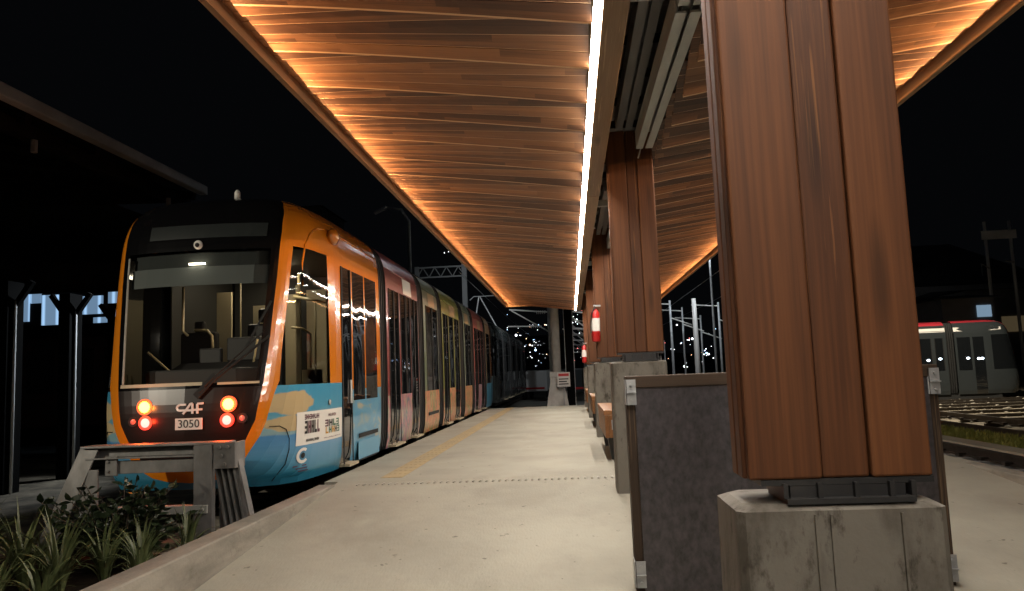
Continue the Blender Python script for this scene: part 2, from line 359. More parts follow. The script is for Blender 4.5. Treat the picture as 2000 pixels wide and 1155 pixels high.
MT['sky'] = pr("pale blue film", (0.10, 0.33, 0.50), 0.3, coat=0.4)
MT['darktram'] = noisy("dark grey tram paint", (0.07, 0.085, 0.085), (0.05, 0.06, 0.06), (2, 2, 2), (0.2, 0.3), 3)
MT['tramred'] = pr("tram red", (0.30, 0.02, 0.03), 0.35)
MT['tramwhite'] = pr("tram white", (0.6, 0.58, 0.55), 0.35)
MT['tramgrey'] = pr("tram grey", (0.022, 0.026, 0.028), 0.3)

# ------------------------------------------------------------------ mesh building
class MB:
    def __init__(s):
        s.v, s.f, s.m, s.k, s.uv = [], [], [], [], []
    def add(s, vs, fs, m=0, k=None, uvs=None):
        o = len(s.v); s.v += [tuple(p) for p in vs]
        k = random.random() if k is None else k
        for i, f in enumerate(fs):
            s.f.append(tuple(o + j for j in f)); s.m.append(m); s.k.append(k)
            s.uv.append(uvs[i] if uvs else None)
        return s
    def box(s, x0, x1, y0, y1, z0, z1, m=0, k=None):
        vs = [(x, y, z) for z in (z0, z1) for y in (y0, y1) for x in (x0, x1)]
        return s.add(vs, [(0, 2, 3, 1), (4, 5, 7, 6), (0, 1, 5, 4), (2, 6, 7, 3), (0, 4, 6, 2), (1, 3, 7, 5)], m, k)
    def prism(s, poly, z0, z1, m=0, k=None, top=None):
        n = len(poly); tp = top or poly
        vs = [(x, y, z0) for x, y in poly] + [(x, y, z1) for x, y in tp]
        fs = [tuple(range(n))[::-1], tuple(range(n, 2 * n))] + [(i, (i + 1) % n, n + (i + 1) % n, n + i) for i in range(n)]
        return s.add(vs, fs, m, k)
    def beam(s, p, q, w_, h, m=0, k=None, up=(0, 0, 1)):
        p, q = Vector(p), Vector(q); d = (q - p).normalized(); u = Vector(up)
        a = d.cross(u)
        if a.length < 1e-4: a = d.cross(Vector((0, 1, 0)))
        a.normalize(); b = a.cross(d).normalized()
        vs = [c + a * (i * w_ / 2) + b * (j * h / 2) for c in (p, q) for i, j in ((-1, -1), (1, -1), (1, 1), (-1, 1))]
        return s.add(vs, [(0, 1, 2, 3), (7, 6, 5, 4), (0, 4, 5, 1), (1, 5, 6, 2), (2, 6, 7, 3), (3, 7, 4, 0)], m, k)
    def tube(s, pts, r, n=8, m=0, k=None, cap=True):
        pts = [Vector(p) for p in pts]; rs = r if isinstance(r, (list, tuple)) else [r] * len(pts)
        vs, fs = [], []
        ref = Vector((0.0123, 0.031, 1)).normalized()
        for i, p in enumerate(pts):
            d = (pts[min(i + 1, len(pts) - 1)] - pts[max(i - 1, 0)]).normalized()
            a = d.cross(ref)
            if a.length < 0.1: a = d.cross(Vector((0, 1, 0)))
            a.normalize(); b = d.cross(a)
            for j in range(n):
                t = 2 * math.pi * j / n
                vs.append(p + (a * math.cos(t) + b * math.sin(t)) * rs[i])
        for i in range(len(pts) - 1):
            for j in range(n):
                fs.append((i * n + j, i * n + (j + 1) % n, (i + 1) * n + (j + 1) % n, (i + 1) * n + j))
        if cap:
            fs.append(tuple(range(n))[::-1]); fs.append(tuple(range((len(pts) - 1) * n, len(pts) * n)))
        return s.add(vs, fs, m, k)
    def ball(s, c, r, n=10, m=0, sx=1, sy=1, sz=1):
        vs, fs = [], []
        h = n // 2
        for i in range(h + 1):
            t = math.pi * i / h
            for j in range(n):
                p = 2 * math.pi * j / n
                vs.append((c[0] + r * sx * math.sin(t) * math.cos(p), c[1] + r * sy * math.sin(t) * math.sin(p), c[2] + r * sz * math.cos(t)))
        for i in range(h):
            for j in range(n):
                fs.append((i * n + j, (i + 1) * n + j, (i + 1) * n + (j + 1) % n, i * n + (j + 1) % n))
        return s.add(vs, fs, m)
    def build(s, name, mats, parent=None, origin=None, bevel=0.0, smooth=False, loc=None):
        if not isinstance(mats, (list, tuple)): mats = [mats]
        me = D.meshes.new(name)
        o0 = Vector(origin) if origin is not None else Vector((0, 0, 0))
        me.from_pydata([tuple(Vector(p) - o0) for p in s.v], [], s.f)
        for mm in mats: me.materials.append(MT[mm] if isinstance(mm, str) else mm)
        for p, mi in zip(me.polygons, s.m): p.material_index = mi; p.use_smooth = smooth
        at = me.attributes.new("vary", 'FLOAT', 'FACE')
        for i, kk in enumerate(s.k): at.data[i].value = kk
        if any(u is not None for u in s.uv):
            ul = me.uv_layers.new(name="UVMap")
            for p, u in zip(me.polygons, s.uv):
                if u is None: continue
                for li, c in zip(p.loop_indices, u): ul.data[li].uv = c
        me.validate(); me.update()
        ob = D.objects.new(name, me); COL.objects.link(ob)
        if parent is not None: ob.parent = parent
        elif loc is not None: ob.location = loc
        elif origin is not None: ob.location = o0
        if bevel:
            bv = ob.modifiers.new("edge", 'BEVEL'); bv.width = bevel; bv.segments = 2; bv.limit_method = 'ANGLE'; bv.angle_limit = R(40)
        return ob

def tag(o, label=None, cat=None, group=None, kind=None):
    if label: o["label"] = label
    if cat: o["category"] = cat
    if group: o["group"] = group
    if kind: o["kind"] = kind
    return o

def thing(name, label, cat, loc=(0, 0, 0), group=None, rz=0.0):
    o = D.objects.new(name, None); COL.objects.link(o); o.location = loc; o.rotation_euler[2] = rz
    o.empty_display_size = 0.2
    return tag(o, label, cat, group)

def copy_tree(o, loc, label=None, rz=None, group=None):
    c = o.copy(); COL.objects.link(c); c.location = loc
    if rz is not None: c.rotation_euler[2] = rz
    if label: c["label"] = label
    if group: c["group"] = group
    def rec(a, b):
        for ch in list(a.children):
            d = ch.copy(); COL.objects.link(d); d.parent = b; rec(ch, d)
    rec(o, c)
    return c

def lerp_t(pts, v):
    if v <= pts[0][0]: return pts[0][1]
    for (a, b), (c, d) in zip(pts, pts[1:]):
        if v <= c: return b + (d - b) * (v - a) / (c - a)
    return pts[-1][1]

# ------------------------------------------------------------------ ground, platform, tracks
ZG = -0.60
def ramp_z(y): return min(0.0, max(-0.585, -(8.5 - y) * 0.079))

g = MB(); g.add([(-400, -60, ZG), (400, -60, ZG), (400, 700, ZG), (-400, 700, ZG)], [(0, 1, 2, 3)])
tag(g.build("ground", "ground"), kind="structure")

p = MB()
ys = [-14, -4, 1.1, 3, 5, 7, 8.5]
for a, b in zip(ys, ys[1:]):
    p.add([(-2.62, a, ramp_z(a)), (4.05, a, ramp_z(a)), (4.05, b, ramp_z(b)), (-2.62, b, ramp_z(b))], [(0, 1, 2, 3)])
tag(p.build("ramp_path", "concrete"), kind="structure")
p = MB(); p.box(-2.78, 4.2, 8.5, 26.2, ZG - 0.2, 0.0)
tag(p.build("platform_pavement", "concrete"), kind="structure")
p = MB()
for y in [8.7 + 0.3 * i for i in range(58)]:
    p.box(-2.20, -1.95, y, y + 0.294, 0.0, 0.005)
    for i in range(4):
        p.box(-2.18 + 0.06 * i, -2.15 + 0.06 * i, y + 0.015, y + 0.28, 0.0049, 0.0068)
tag(p.build("tactile_strip", "yellow"), "faded yellow tactile warning strip running along the tram side of the platform", "tactile strip")
p = MB()
x = -2.35
while x < 0.42:
    for r_ in (0, 1):
        p.tube([(x, 8.28 + 0.07 * r_, ramp_z(8.28)), (x, 8.28 + 0.07 * r_, ramp_z(8.28) + 0.010)], 0.015, 8)
    x += 0.07
tag(p.build("tactile_studs", "stud"), "rows of small metal studs crossing the head of the concrete ramp", "tactile studs")

for i, (ya, lb) in enumerate(((12.6, "saw cut joint across the platform nearest the ramp"), (16.9, "middle saw cut joint across the platform"), (21.2, "farthest saw cut joint across the platform"), (4.2, "saw cut joint across the lower half of the concrete ramp"))):
    mb = MB(); z_ = ramp_z(ya) + .004; mb.add([(-2.6, ya, z_), (4.04, ya, z_), (4.04, ya + .009, z_), (-2.6, ya + .009, z_)], [(0, 1, 2, 3)])
    tag(mb.build("pavement_joint", "darkgrey"), kind="structure")
# kerb walls beside the ramp
k = MB()
k.add([(-2.62, -8, ZG - .1), (-2.62, -8, 0), (-2.86, -8, 0), (-2.86, -8, ZG - .1), (-2.60, 8.3, ZG - .1), (-2.60, 8.3, 0.0), (-2.78, 8.3, 0.0), (-2.78, 8.3, ZG - .1)],
      [(0, 1, 2, 3), (7, 6, 5, 4), (0, 4, 5, 1), (1, 5, 6, 2), (2, 6, 7, 3), (3, 7, 4, 0)])
tag(k.build("kerb_wall", "kerb", bevel=0.012), "pale concrete upstand wall beside the planting, rising out of the ramp", "wall")
k = MB(); k.box(4.05, 4.22, -8, 8.5, ZG - .1, 0.0)
tag(k.build("kerb_wall", "kerb", bevel=0.012), "short concrete upstand wall at the ramp edge beside the right hand rails", "wall")

s = MB(); s.add([(-2.8, -6, -0.42), (-2.8, 7.0, -0.42), (-6.4, 7.0, -0.42), (-6.4, -6, -0.42)], [(0, 1, 2, 3)])
s.box(-6.4, -2.8, 7.0, 7.05, ZG, -0.42)
tag(s.build("garden_bed_ground", "soil"), kind="structure")

def rail_mesh(x, y0, y1, zt):
    m = MB()
    m.box(x - .035, x + .035, y0, y1, zt - .04, zt); m.box(x - .009, x + .009, y0, y1, zt - .13, zt - .04); m.box(x - .065, x + .065, y0, y1, zt - .15, zt - .13)
    y = y0 + .3
    while y < min(y1, y0 + 50):
        m.box(x - .12, x + .12, y - .06, y + .06, zt - .155, zt - .10); y += .65
    return m
track = thing("tram_track", "pair of steel rails carrying the parked trams beside the platform edge", "track", (XC := -4.055, 7.0, ZG))
for sx in (-.7175, .7175):
    rail_mesh(XC + sx, 6.9, 70, -0.33).build("rail", "rail", track, (XC, 7.0, ZG))
mb = MB()
y = 7.2
while y < 32: mb.box(XC - 1.2, XC + 1.2, y, y + .22, ZG + .0, -.485); y += .65
mb.build("sleepers", "kerb", track, (XC, 7.0, ZG))["kind"] = "stuff"

track = thing("tram_track", "dark slotted steel rails nearest the right hand edge of the platform", "track", (5.55, -5, ZG))
for x in (4.85, 6.15): rail_mesh(x, -5, 60, -0.30).build("rail", "rail", track, (5.55, -5, ZG))
mb = MB()
y = 4.0
while y < 40: mb.box(5.85, 6.45, y, y + .16, ZG, -.45); y += .5
mb.build("rail_clips", "galv", track, (5.55, -5, ZG))["kind"] = "stuff"
mb = MB(); mb.box(6.6, 6.98, -6, 60, ZG - .1, -0.36)
tag(mb.build("concrete_edging", "concrete"), "pale concrete edging strip between the rails and the mown grass", "edging")
track = thing("tram_track", "farther pair of dark rails beyond the narrow grass strip", "track", (9.2, -5, ZG))
for x in (8.5, 9.95): rail_mesh(x, -5, 80, -0.34).build("rail", "rail", track, (9.2, -5, ZG))
mb = MB()
rg = random.Random(5)
mb.box(7.0, 8.15, 2, 45, ZG - .05, -0.43)
for i in range(16000):
    x = 7.0 + 1.15 * rg.random(); yy = 9 + 26 * rg.random() ** 1.3
    h = .05 + .07 * rg.random(); a = rg.random() * 6.28; dx, dy = .012 * math.cos(a), .012 * math.sin(a)
    mb.add([(x - dx, yy - dy, -.432), (x + dx, yy + dy, -.432), (x + rg.uniform(-.05, .05), yy + rg.uniform(-.05, .05), -.43 + h)], [(0, 1, 2)])
tag(mb.build("grass", "grass"), kind="stuff")
mb = MB()
for i in range(1500):
    x = 10.2 + 12 * rg.random(); yy = 14 + 26 * rg.random(); r_ = .02 + .05 * rg.random() ** 2
    mb.ball((x, yy, ZG + r_ * .2), r_, 6, 0, 1 + rg.random(), 1, .7)
tag(mb.build("gravel", "kerb"), kind="stuff")
mb = MB()
for i in range(9):
    mb.beam((9.5 + rg.random(), 19.5 + i * 1.6, ZG + .04), (26, 17 + i * 2.1 + rg.random(), ZG + .04), .10, .10)
tag(mb.build("rail_fan", "rail"), "fan of old rails crossing the gravel in front of the grey tram", "rails")

# ------------------------------------------------------------------ canopy
CY0, CY1 = -2.6, 25.5
EDGE_W = 310.0
NP, MOD = 5, 0.68
XLo, XLi, XRi, XRo = -2.06, 0.22, 0.95, 3.03
ZO = 3.440
can = thing("station_canopy", "long flat timber lined canopy with glowing edges above the platform", "canopy", (0.66, 25.5, 3.4))
CO = (0.66, 25.5, 3.4)
def soffit(xo, xi, salt):
    mb = MB(); n = 9
    pitch = MOD / NP
    nm = int((CY1 - CY0) / MOD) + 1
    for im in range(nm):
        for ip in range(NP):
            idx = im * NP + ip + salt
            ya = CY1 - (im + 1) * MOD + ip * pitch
            yb = ya + pitch - 0.020
            f0, f1 = ip / NP, (ip + 1) / NP
            jit = random.uniform(-.002, .002) + .005 * (ip % 2)
            cut = random.uniform(-.006, .012)
            vs, fs, uv = [], [], []
            for i in range(n + 1):
                t = i / n
                e = t ** 1.15
                xx = xo + (xi - xo) * t + (cut * (1 if xi > xo else -1) if i == 0 else 0)
                za = ZO + jit - 0.285 * e * f0 + .004
                zb = ZO + jit - 0.285 * e * f1 - .006
                vs += [(xx, ya, za), (xx, yb - (.024 if ip == NP - 1 else .006), zb), (xx, yb, zb), (xx, yb, zb + .024), (xx, ya, za + .022)]
            u0 = 0.0; Lx = abs(xi - xo)
            for i in range(n):
                a, b = 5 * i, 5 * (i + 1)
                ua, ub = Lx * i / n, Lx * (i + 1) / n
                for q, (v0, v1) in zip(((0, 1), (1, 2), (2, 3), (3, 4), (4, 0)), ((.02, .90), (.955, .965), (.955, .965), (.97, .99), (.0, .02))):
                    fs.append((a + q[0], a + q[1], b + q[1], b + q[0]))
                    uv.append([(ua, idx + v0), (ua, idx + v1), (ub, idx + v1), (ub, idx + v0)])
            fs.append((0, 4, 3, 1)); uv.append([(0, idx + .1), (0, idx + .2), (0, idx + .3), (0, idx + .4)])
            mb.add(vs, fs, 0, None, uv)
    return mb
soffit(XLo + .085, XLi, 3).build("soffit_boards", "soffit", can, CO)
soffit(XRo - .085, XRi, 501).build("soffit_boards", "soffit", can, CO)
mb = MB()
mb.box(XLo + .2, XLi + .12, CY0, CY1 + .02, ZO + .07, ZO + .10); mb.box(XRi - .12, XRo - .2, CY0, CY1 + .02, ZO + .07, ZO + .10)
mb.build("lining", "dark", can, CO)
for sx, xo in ((1, XLo), (-1, XRo)):
    mb = MB(); y = CY1 + .02
    while y > CY0:
        mb.box(min(xo, xo + .2 * sx), max(xo, xo + .2 * sx), max(CY0, y - .128), y, ZO + .05, ZO + .10); y -= .136
    mb.build("edge_soffit", "soffitedge", can, CO)
mb = MB(); mb.box(XLo - .02, XRo + .02, CY0, CY1 + .05, ZO + .34, ZO + .40)
mb.build("roof", "roof", can, CO)
for sx, xo in ((1, XLo), (-1, XRo)):
    mb = MB()
    mb.box(min(xo - .012 * sx, xo), max(xo - .012 * sx, xo), CY0, CY1 + .04, ZO - .085, ZO + .34)
    mb.box(min(xo, xo + .032 * sx), max(xo, xo + .032 * sx), CY0, CY1 + .02, ZO - .085, ZO - .073)
    mb.build("edge_trim", "beamwood", can, CO)
    X = xo + .004 * sx; mb = MB(); mb.add([(X, CY0, ZO - .070), (X, CY1, ZO - .070), (X, CY1, ZO - .052), (X, CY0, ZO - .052)], [(0, 1, 2, 3) if sx > 0 else (3, 2, 1, 0)])
    mb.build("edge_light", "edgeled", can, CO)
    l = D.lights.new("edge_lamp", 'AREA'); l.shape = 'RECTANGLE'; l.size = CY1 - CY0; l.size_y = .018; l.energy = EDGE_W; l.color = (1.0, .57, .27); l.spread = R(75)
    lo_ = D.objects.new("edge_lamp", l); COL.objects.link(lo_); lo_.parent = can
    dz_ = Vector((-sx, 0, -.10)).normalized(); dx_ = Vector((0, 1, 0)); dy_ = dz_.cross(dx_)
    mm = Matrix((dx_, dy_, dz_)).transposed().to_4x4(); mm.translation = Vector((X + .003 * sx, (CY0 + CY1) / 2, ZO - .058)) - Vector(CO); lo_.matrix_local = mm
mb = MB(); mb.box(XLo, XLi + .1, CY1 + .012, CY1 + .045, ZO - .085, ZO + .34); mb.box(XRi - .1, XRo, CY1 + .012, CY1 + .045, ZO - .085, ZO + .34)
mb.build("end_trim", "beamwood", can, CO)
for sx, xi in ((1, XLi),):
    mb = MB()
    a, b = xi + .052 * sx, xi + .20 * sx
    y = CY1 + .02
    while y > CY0:
        y2 = max(CY0, y - 5.6); mb.box(min(a, b), max(a, b), y2 + .004, y, 3.10, 3.62); y = y2
    mb.build("timber_beam", "beamwood", can, CO, bevel=.006)
    mb = MB(); a, b = xi + .006 * sx, xi + .050 * sx
    mb.add([(a, CY0, 3.15), (b, CY0, 3.15), (b, CY1 + .02, 3.15), (a, CY1 + .02, 3.15), (a, CY0, 3.157), (a, CY1 + .02, 3.157)], [(0, 3, 2, 1), (0, 4, 5, 3)])
    mb.build("light_strip", "led", can, CO)
    mb = MB(); mb.box(min(a, b), max(a, b), CY0, CY1 + .02, 3.158, 3.62); mb.build("light_housing", "blacksteel", can, CO)
mb = MB()
for ya, yb in ((CY0, 4.6), (8.7, CY1)): mb.add([(.965, ya, 3.13), (1.005, ya, 3.13), (1.005, yb, 3.13), (.965, yb, 3.13)], [(0, 3, 2, 1)])  # added right strip, broken where it would show, lights the right platform
mb.build("light_strip", "led", can, CO)
mb = MB()
for ya, yb in ((CY0, 4.6), (8.7, CY1)): mb.box(.96, 1.01, ya, yb, 3.132, 3.19)
mb.build("light_housing", "blacksteel", can, CO)
mb = MB(); mb.add([(1.70, 3.6, 3.27), (1.74, 3.6, 3.27), (1.74, 8.2, 3.27), (1.70, 8.2, 3.27)], [(0, 3, 2, 1)]); mb.build("light_strip", "led", can, CO)  # short extra strip added out of view to fill the right platform
mb = MB(); mb.box(1.695, 1.745, 3.6, 8.2, 3.272, 3.34); mb.build("light_housing", "blacksteel", can, CO)
# steel in the slot
def channel(mb, p_, q, w_, h):
    p_, q = Vector(p_), Vector(q)
    side = (q - p_).cross(Vector((0, 0, 1))).normalized()
    for sg in (-1, 1):
        o = side * sg * (w_ / 4 + .006)
        mb.beam(p_ + o, q + o, w_ / 2 - .012, .012)
        mb.beam(p_ + o + Vector((0, 0, h)), q + o + Vector((0, 0, h)), w_ / 2 - .012, .012)
        oo = side * sg * (w_ / 2 - .006)
        mb.beam(p_ + oo + Vector((0, 0, h / 2)), q + oo + Vector((0, 0, h / 2)), .010, h)
mb = MB(); channel(mb, (.80, 7.25, 3.21), (.80, 4.45, 3.21), .155, .16)
for yy in (4.42, -1.2, 10.2, 15.9, 21.5): mb.box(.43, .875, yy - .04, yy + .04, 3.30, 3.38)
channel(mb, (.80, CY1, 3.21), (.80, 7.75, 3.21), .155, .16); channel(mb, (.80, 4.36, 3.21), (.80, CY0, 3.21), .155, .16)
mb.beam((.74, 7.27, 3.12), (.78, 7.27, 3.24), .03, .012)
mb.build("steel_beam", "greysteel", can, CO)
for ya, yb in ((7.3, 4.6), (13.0, 10.2)):
    mb = MB(); channel(mb, (.62, ya, 3.42), (.64, yb, 3.52), .16, .14); mb.build("upper_steel_beam", "darkgrey", can, CO)
mb = MB()
for yy in [-6 + .7 * i for i in range(45)]: mb.box(.42, .92, yy, yy + .05, 3.66, 3.74)
mb.build("slot_battens", "blacksteel", can, CO)["kind"] = "stuff"

# ------------------------------------------------------------------ columns
def make_column(name, label, y, top, group, xc=.69, dz=0.0, px=(-.30, .25), wl=.0, pt=0.0):
    """y = front face of the timber shaft; local z = 0 at the ground"""
    zg = ramp_z(y + .1) + dz
    t = thing(name, label, "column", (xc, y + .1, zg), group)
    c = .06
    x0, x1, y0, y1 = px[0], px[1], -.135, .19
    mb = MB()
    # plinth: three shutter-board lifts with chamfered corners
    def octo(x0, x1, y0, y1, c): return [(x0 + c, y0), (x1 - c, y0), (x1, y0 + c), (x1, y1 - c), (x1 - c, y1), (x0 + c, y1), (x0, y1 - c), (x0, y0 + c)]
    mb.prism(octo(x0, x1, y0, y1, .018), -.3, 1.235 + pt, k=.4, top=octo(x0 + .006, x1 - .006, y0 + .006, y1 - .006, .02))
    mb.prism(octo(x0 + .006, x1 - .006, y0 + .006, y1 - .006, .02), 1.235 + pt, 1.25 + pt, k=.4, top=octo(x0 + .03, x1 - .03, y0 + .03, y1 - .03, .04))
    for xx in (-.10, -.06, .12): mb.box(xx - .003, xx + .003, y0 - .003, y0 + .02, -.3, 1.225 + pt, k=.1)
    mb.build("plinth", "plinth", t)
    mb = MB()
    mb.box(-.165, .165, -.122, .085, 1.25 + pt, 1.264 + pt); mb.prism([(-.150, -.095), (.150, -.095), (.150, .055), (-.150, .055)], 1.264 + pt, 1.317)
    for xx in (-.165, -.075, .02, .11, .165): mb.box(xx - .006, xx + .006, -.112, .085, 1.264 + pt, 1.325)
    mb.box(-.225, .225, -.095, .095, 1.318, 1.334)
    mb.build("steel_base", "blacksteel", t)
    mb = MB(); mb.add([(.172, .05, 1.251 + pt), (.215, .05, 1.251 + pt), (.215, .05, 1.317), (.172, .056, 1.251 + pt), (.215, .056, 1.251 + pt), (.215, .056, 1.317)], [(0, 1, 2), (5, 4, 3), (0, 3, 4, 1), (1, 4, 5, 2), (2, 5, 3, 0)])
    mb.build("gusset", "galv", t)
    mb = MB()
    def board(x0, x1, y0, y1, kk): mb.box(x0, x1, y0, y1, 1.335, top - zg, k=kk)
    for sg, kx in ((-1, 0), (1, .37)):
        f = lambda a, b: (min(a * sg, b * sg), max(a * sg, b * sg))
        ya, yb = f(.10, .072)
        board(-.222 - (wl if sg < 0 else 0), -.045 - (wl * .5 if sg < 0 else 0), ya, yb, .46 + .1 * kx)
        ya, yb = f(.091, .062)
        board(-.043 - (wl * .5 if sg < 0 else 0), .062, ya, yb, .80 - .15 * kx)
        ya, yb = f(.10, .072)
        board(.066, .222, ya, yb, .40 + .2 * kx)
        xa, xb = f(.232 + (wl if sg < 0 else 0), .205)
        mb.box(xa, xb, -.068, -.004, 1.335, top - zg, k=.6); mb.box(xa, xb, .0, .068, 1.335, top - zg, k=.2 + .5 * kx)
    mb.box(-.20, .20, -.07, .07, 1.34, top - zg, k=.1)
    mb.build("timber_shaft", "glulam", t, bevel=.007)
    return t
make_column("timber_column", "massive reddish timber column nearest the ramp foot, filling the right of the view", 2.15, 3.6, "timber clad canopy columns", .722, -.05, (-.305, .247), .035, .022)
c2 = make_column("timber_column", "second timber column of the row, standing where the ramp meets the level platform", 7.6, 3.5, "timber clad canopy columns")
for i, (yy, lb) in enumerate(((13.2, "third timber column of the row, with a fire extinguisher on its side"), (18.8, "fourth timber column of the row, between the two with fire extinguishers"), (24.4, "last timber column at the far end of the canopy"))):
    copy_tree(c2, (.69, yy + .1, 0.0), lb)

# ------------------------------------------------------------------ windbreak panel beside the near column
zp = ramp_z(5.0)
t = thing("windbreak_panel", "dark mottled steel windbreak panel with weathered timber rail behind the near column", "panel", (1.31, 5.0, zp))
o = (1.31, 5.0, zp)
mb = MB(); mb.box(.40, 2.21, 4.985, 4.992, -.40, .985); mb.build("metal_sheet", "panelsteel", t, o)
mb = MB(); mb.box(.345, 2.27, 4.975, 5.12, .985, 1.062); mb.build("top_rail", "oldwood", t, o, bevel=.006)
mb = MB(); mb.box(.40, 2.21, 4.995, 5.06, .30, .42, k=.4); mb.box(.40, 2.21, 4.995, 5.06, -.18, -.08, k=.3); mb.build("mid_rail", "oldwood", t, o)
for xx in (.345, 2.21):
    mb = MB(); mb.box(xx, xx + .06, 5.0, 5.14, zp, .984); mb.build("post", "oldwoodz", t, o, bevel=.005)
    mb = MB()
    for za, zb in ((.88, 1.04), (zp + .03, zp + .19)):
        mb.box(xx + .004, xx + .062, 4.968, 4.974, za, zb); mb.box(xx - .005, xx, 4.975, 5.1, za, zb)
        mb.box(xx + .004, xx + .062, 4.95, 4.968, (za + zb) / 2 - .006, (za + zb) / 2)
        for zz in (za + .03, zb - .03): mb.tube([(xx + .032, 4.955, zz), (xx + .032, 4.967, zz)], .009, 8)
    mb.build("bracket", "galv", t, o)

# ------------------------------------------------------------------ benches between the columns
def bench():
    t = thing("platform_bench", "solid timber block bench on dark legs just past the second column", "bench", (.78, 9.6, 0), "timber benches between the columns")
    o = (.78, 9.6, 0)
    mb = MB()
    for i in range(4): mb.box(.38 + .2 * i, .575 + .2 * i, 9.65, 11.9, .56, .62, k=.3 + .15 * i)
    mb.build("seat", "benchwood", t, o, bevel=.006)
    mb = MB(); mb.box(.39, .44, 9.64, 11.9, .28, .558, k=.5); mb.box(1.12, 1.17, 9.64, 11.9, .28, .558, k=.5); mb.box(.442, 1.118, 9.645, 9.69, .28, .558, k=.35)
    mb.build("apron", "benchwood", t, o, bevel=.006)
    for yy in (9.8, 11.6):
        mb = MB(); mb.prism([(.46, yy), (1.1, yy), (1.1, yy + .14), (.46, yy + .14)], .0, .29, top=[(.42, yy - .04), (1.14, yy - .04), (1.14, yy + .18), (.42, yy + .18)])
        mb.build("leg", "blacksteel", t, o)
    mb = MB(); mb.box(.47, .50, 9.636, 9.641, .38, .50); mb.build("plate", "galv", t, o)
    return t
b0 = bench()
copy_tree(b0, (.78, 15.2, 0), "timber block bench between the third and fourth columns")
copy_tree(b0, (.78, 20.8, 0), "farthest timber block bench, just before the last column")

# ------------------------------------------------------------------ fire extinguishers
def extinguisher(x, y, z, label):
    t = thing("fire_extinguisher", label, "extinguisher", (x, y, z), "extinguishers hung on the columns")
    o = (0, 0, 0)
    mb = MB(); mb.tube([(0, 0, -.30), (0, 0, -.285), (0, 0, .19), (0, 0, .235), (0, 0, .26)], [.06, .075, .075, .05, .025], 16); mb.build("cylinder", "red", t, smooth=True)
    mb = MB(); mb.tube([(0, 0, -.12), (0, 0, .10)], .0765, 16, cap=False); mb.build("label_band", "white", t, smooth=True)
    mb = MB(); mb.box(-.012, .012, -.05, .03, .262, .29); mb.beam((0, -.02, .30), (0, .07, .34), .02, .015); mb.tube([(0, -.05, .28), (-.05, -.07, .2), (-.085, -.05, 0), (-.08, -.03, -.15)], .012, 8); mb.build("valve", "blacksteel", t)
    mb = MB(); mb.box(-.02, .10, -.02, .02, .30, .325); mb.build("hanger", "galv", t)
    return t
extinguisher(.455, 13.11, 1.90, "red fire extinguisher with white band on the third column")
extinguisher(.44, 24.31, 1.69, "far red fire extinguisher hung on the last column")
# ------------------------------------------------------------------ trams
WZ = [(.03, 1.125), (.3, 1.185), (2.6, 1.185), (2.85, 1.165), (3.05, 1.115), (3.2, 1.0), (3.28, .87), (3.33, .6)]
NZ = [(.03, 8.0), (.3, 7.87), (.8, 7.82), (1.1, 7.86), (2.0, 7.98), (2.6, 8.07), (2.9, 8.14), (3.1, 8.24), (3.25, 8.42), (3.33, 8.8)]
PLC = [(0, 0), (.3, .015), (.5, .045), (.65, .09), (.76, .15), (.84, .23), (.90, .36), (.94, .55), (.97, .85), (1.0, 1.3)]
def smooth_pts(pts, n=8):
    """rounds a polyline by two passes of corner cutting, keeping the ends"""
    for _ in range(3):
        q = [pts[0]]
        for a, b in zip(pts, pts[1:]):
            q += [(a[0] * .75 + b[0] * .25, a[1] * .75 + b[1] * .25), (a[0] * .25 + b[0] * .75, a[1] * .25 + b[1] * .75)]
        pts = q + [pts[-1]]
    return pts
WS, NS, PS = smooth_pts(WZ), smooth_pts(NZ), smooth_pts(PLC)
ARC = [0.0]
for a, b in zip(PS, PS[1:]): ARC.append(ARC[-1] + math.hypot((b[0] - a[0]) * 1.16, b[1] - a[1]))
AMAX = ARC[-1]
AX = list(zip(ARC, [q[0] for q in PS])); AD = list(zip(ARC, [q[1] for q in PS]))
XA = list(zip([q[0] for q in PS], ARC)); DA = list(zip([q[1] for q in PS], ARC))
def cab_pt(z, a, off=0.0):
    s, aa = (1 if a >= 0 else -1), abs(a)
    def base(z, aa):
        if aa <= AMAX: return Vector((lerp_t(WS, z) * lerp_t(AX, aa), lerp_t(NS, z) + lerp_t(AD, aa), z))
        return Vector((lerp_t(WS, z), lerp_t(NS, z) + 1.3 + aa - AMAX, z))
    q = base(z, aa)
    if off:
        da = base(z, aa + .02) - base(z, max(0, aa - .02)); dz = base(min(3.32, z + .02), aa) - base(z - .02, aa)
        n = da.cross(dz).normalized(); q = q + n * off
    q.x *= s
    return q
def a_x(z, x): return lerp_t(XA, min(1.0, x / lerp_t(WS, z)))
def a_y(z, y):
    d = y - lerp_t(NS, z)
    return lerp_t(DA, d) if d <= 1.3 else AMAX + d - 1.3
MASK = [(.23, 0), (.25, .3), (.35, .5), (.51, .62), (.56, .645), (.74, .735), (1.11, .80), (1.46, .835), (2.29, .885), (2.8, .90), (3.05, .885), (3.2, .81), (3.28, .70), (3.33, .5)]
OUT = [(.10, 0), (.12, .25), (.16, .40), (.22, .49), (.35, .62), (.58, .78), (.73, .84), (1.07, .92), (1.12, .945), (1.51, .955), (2.02, .985), (2.62, 1.005), (2.9, .99), (3.1, .95), (3.2, .9), (3.33, .55)]
GLS = [(1.1, .745), (1.16, .755), (2.0, .80), (2.6, .83)]
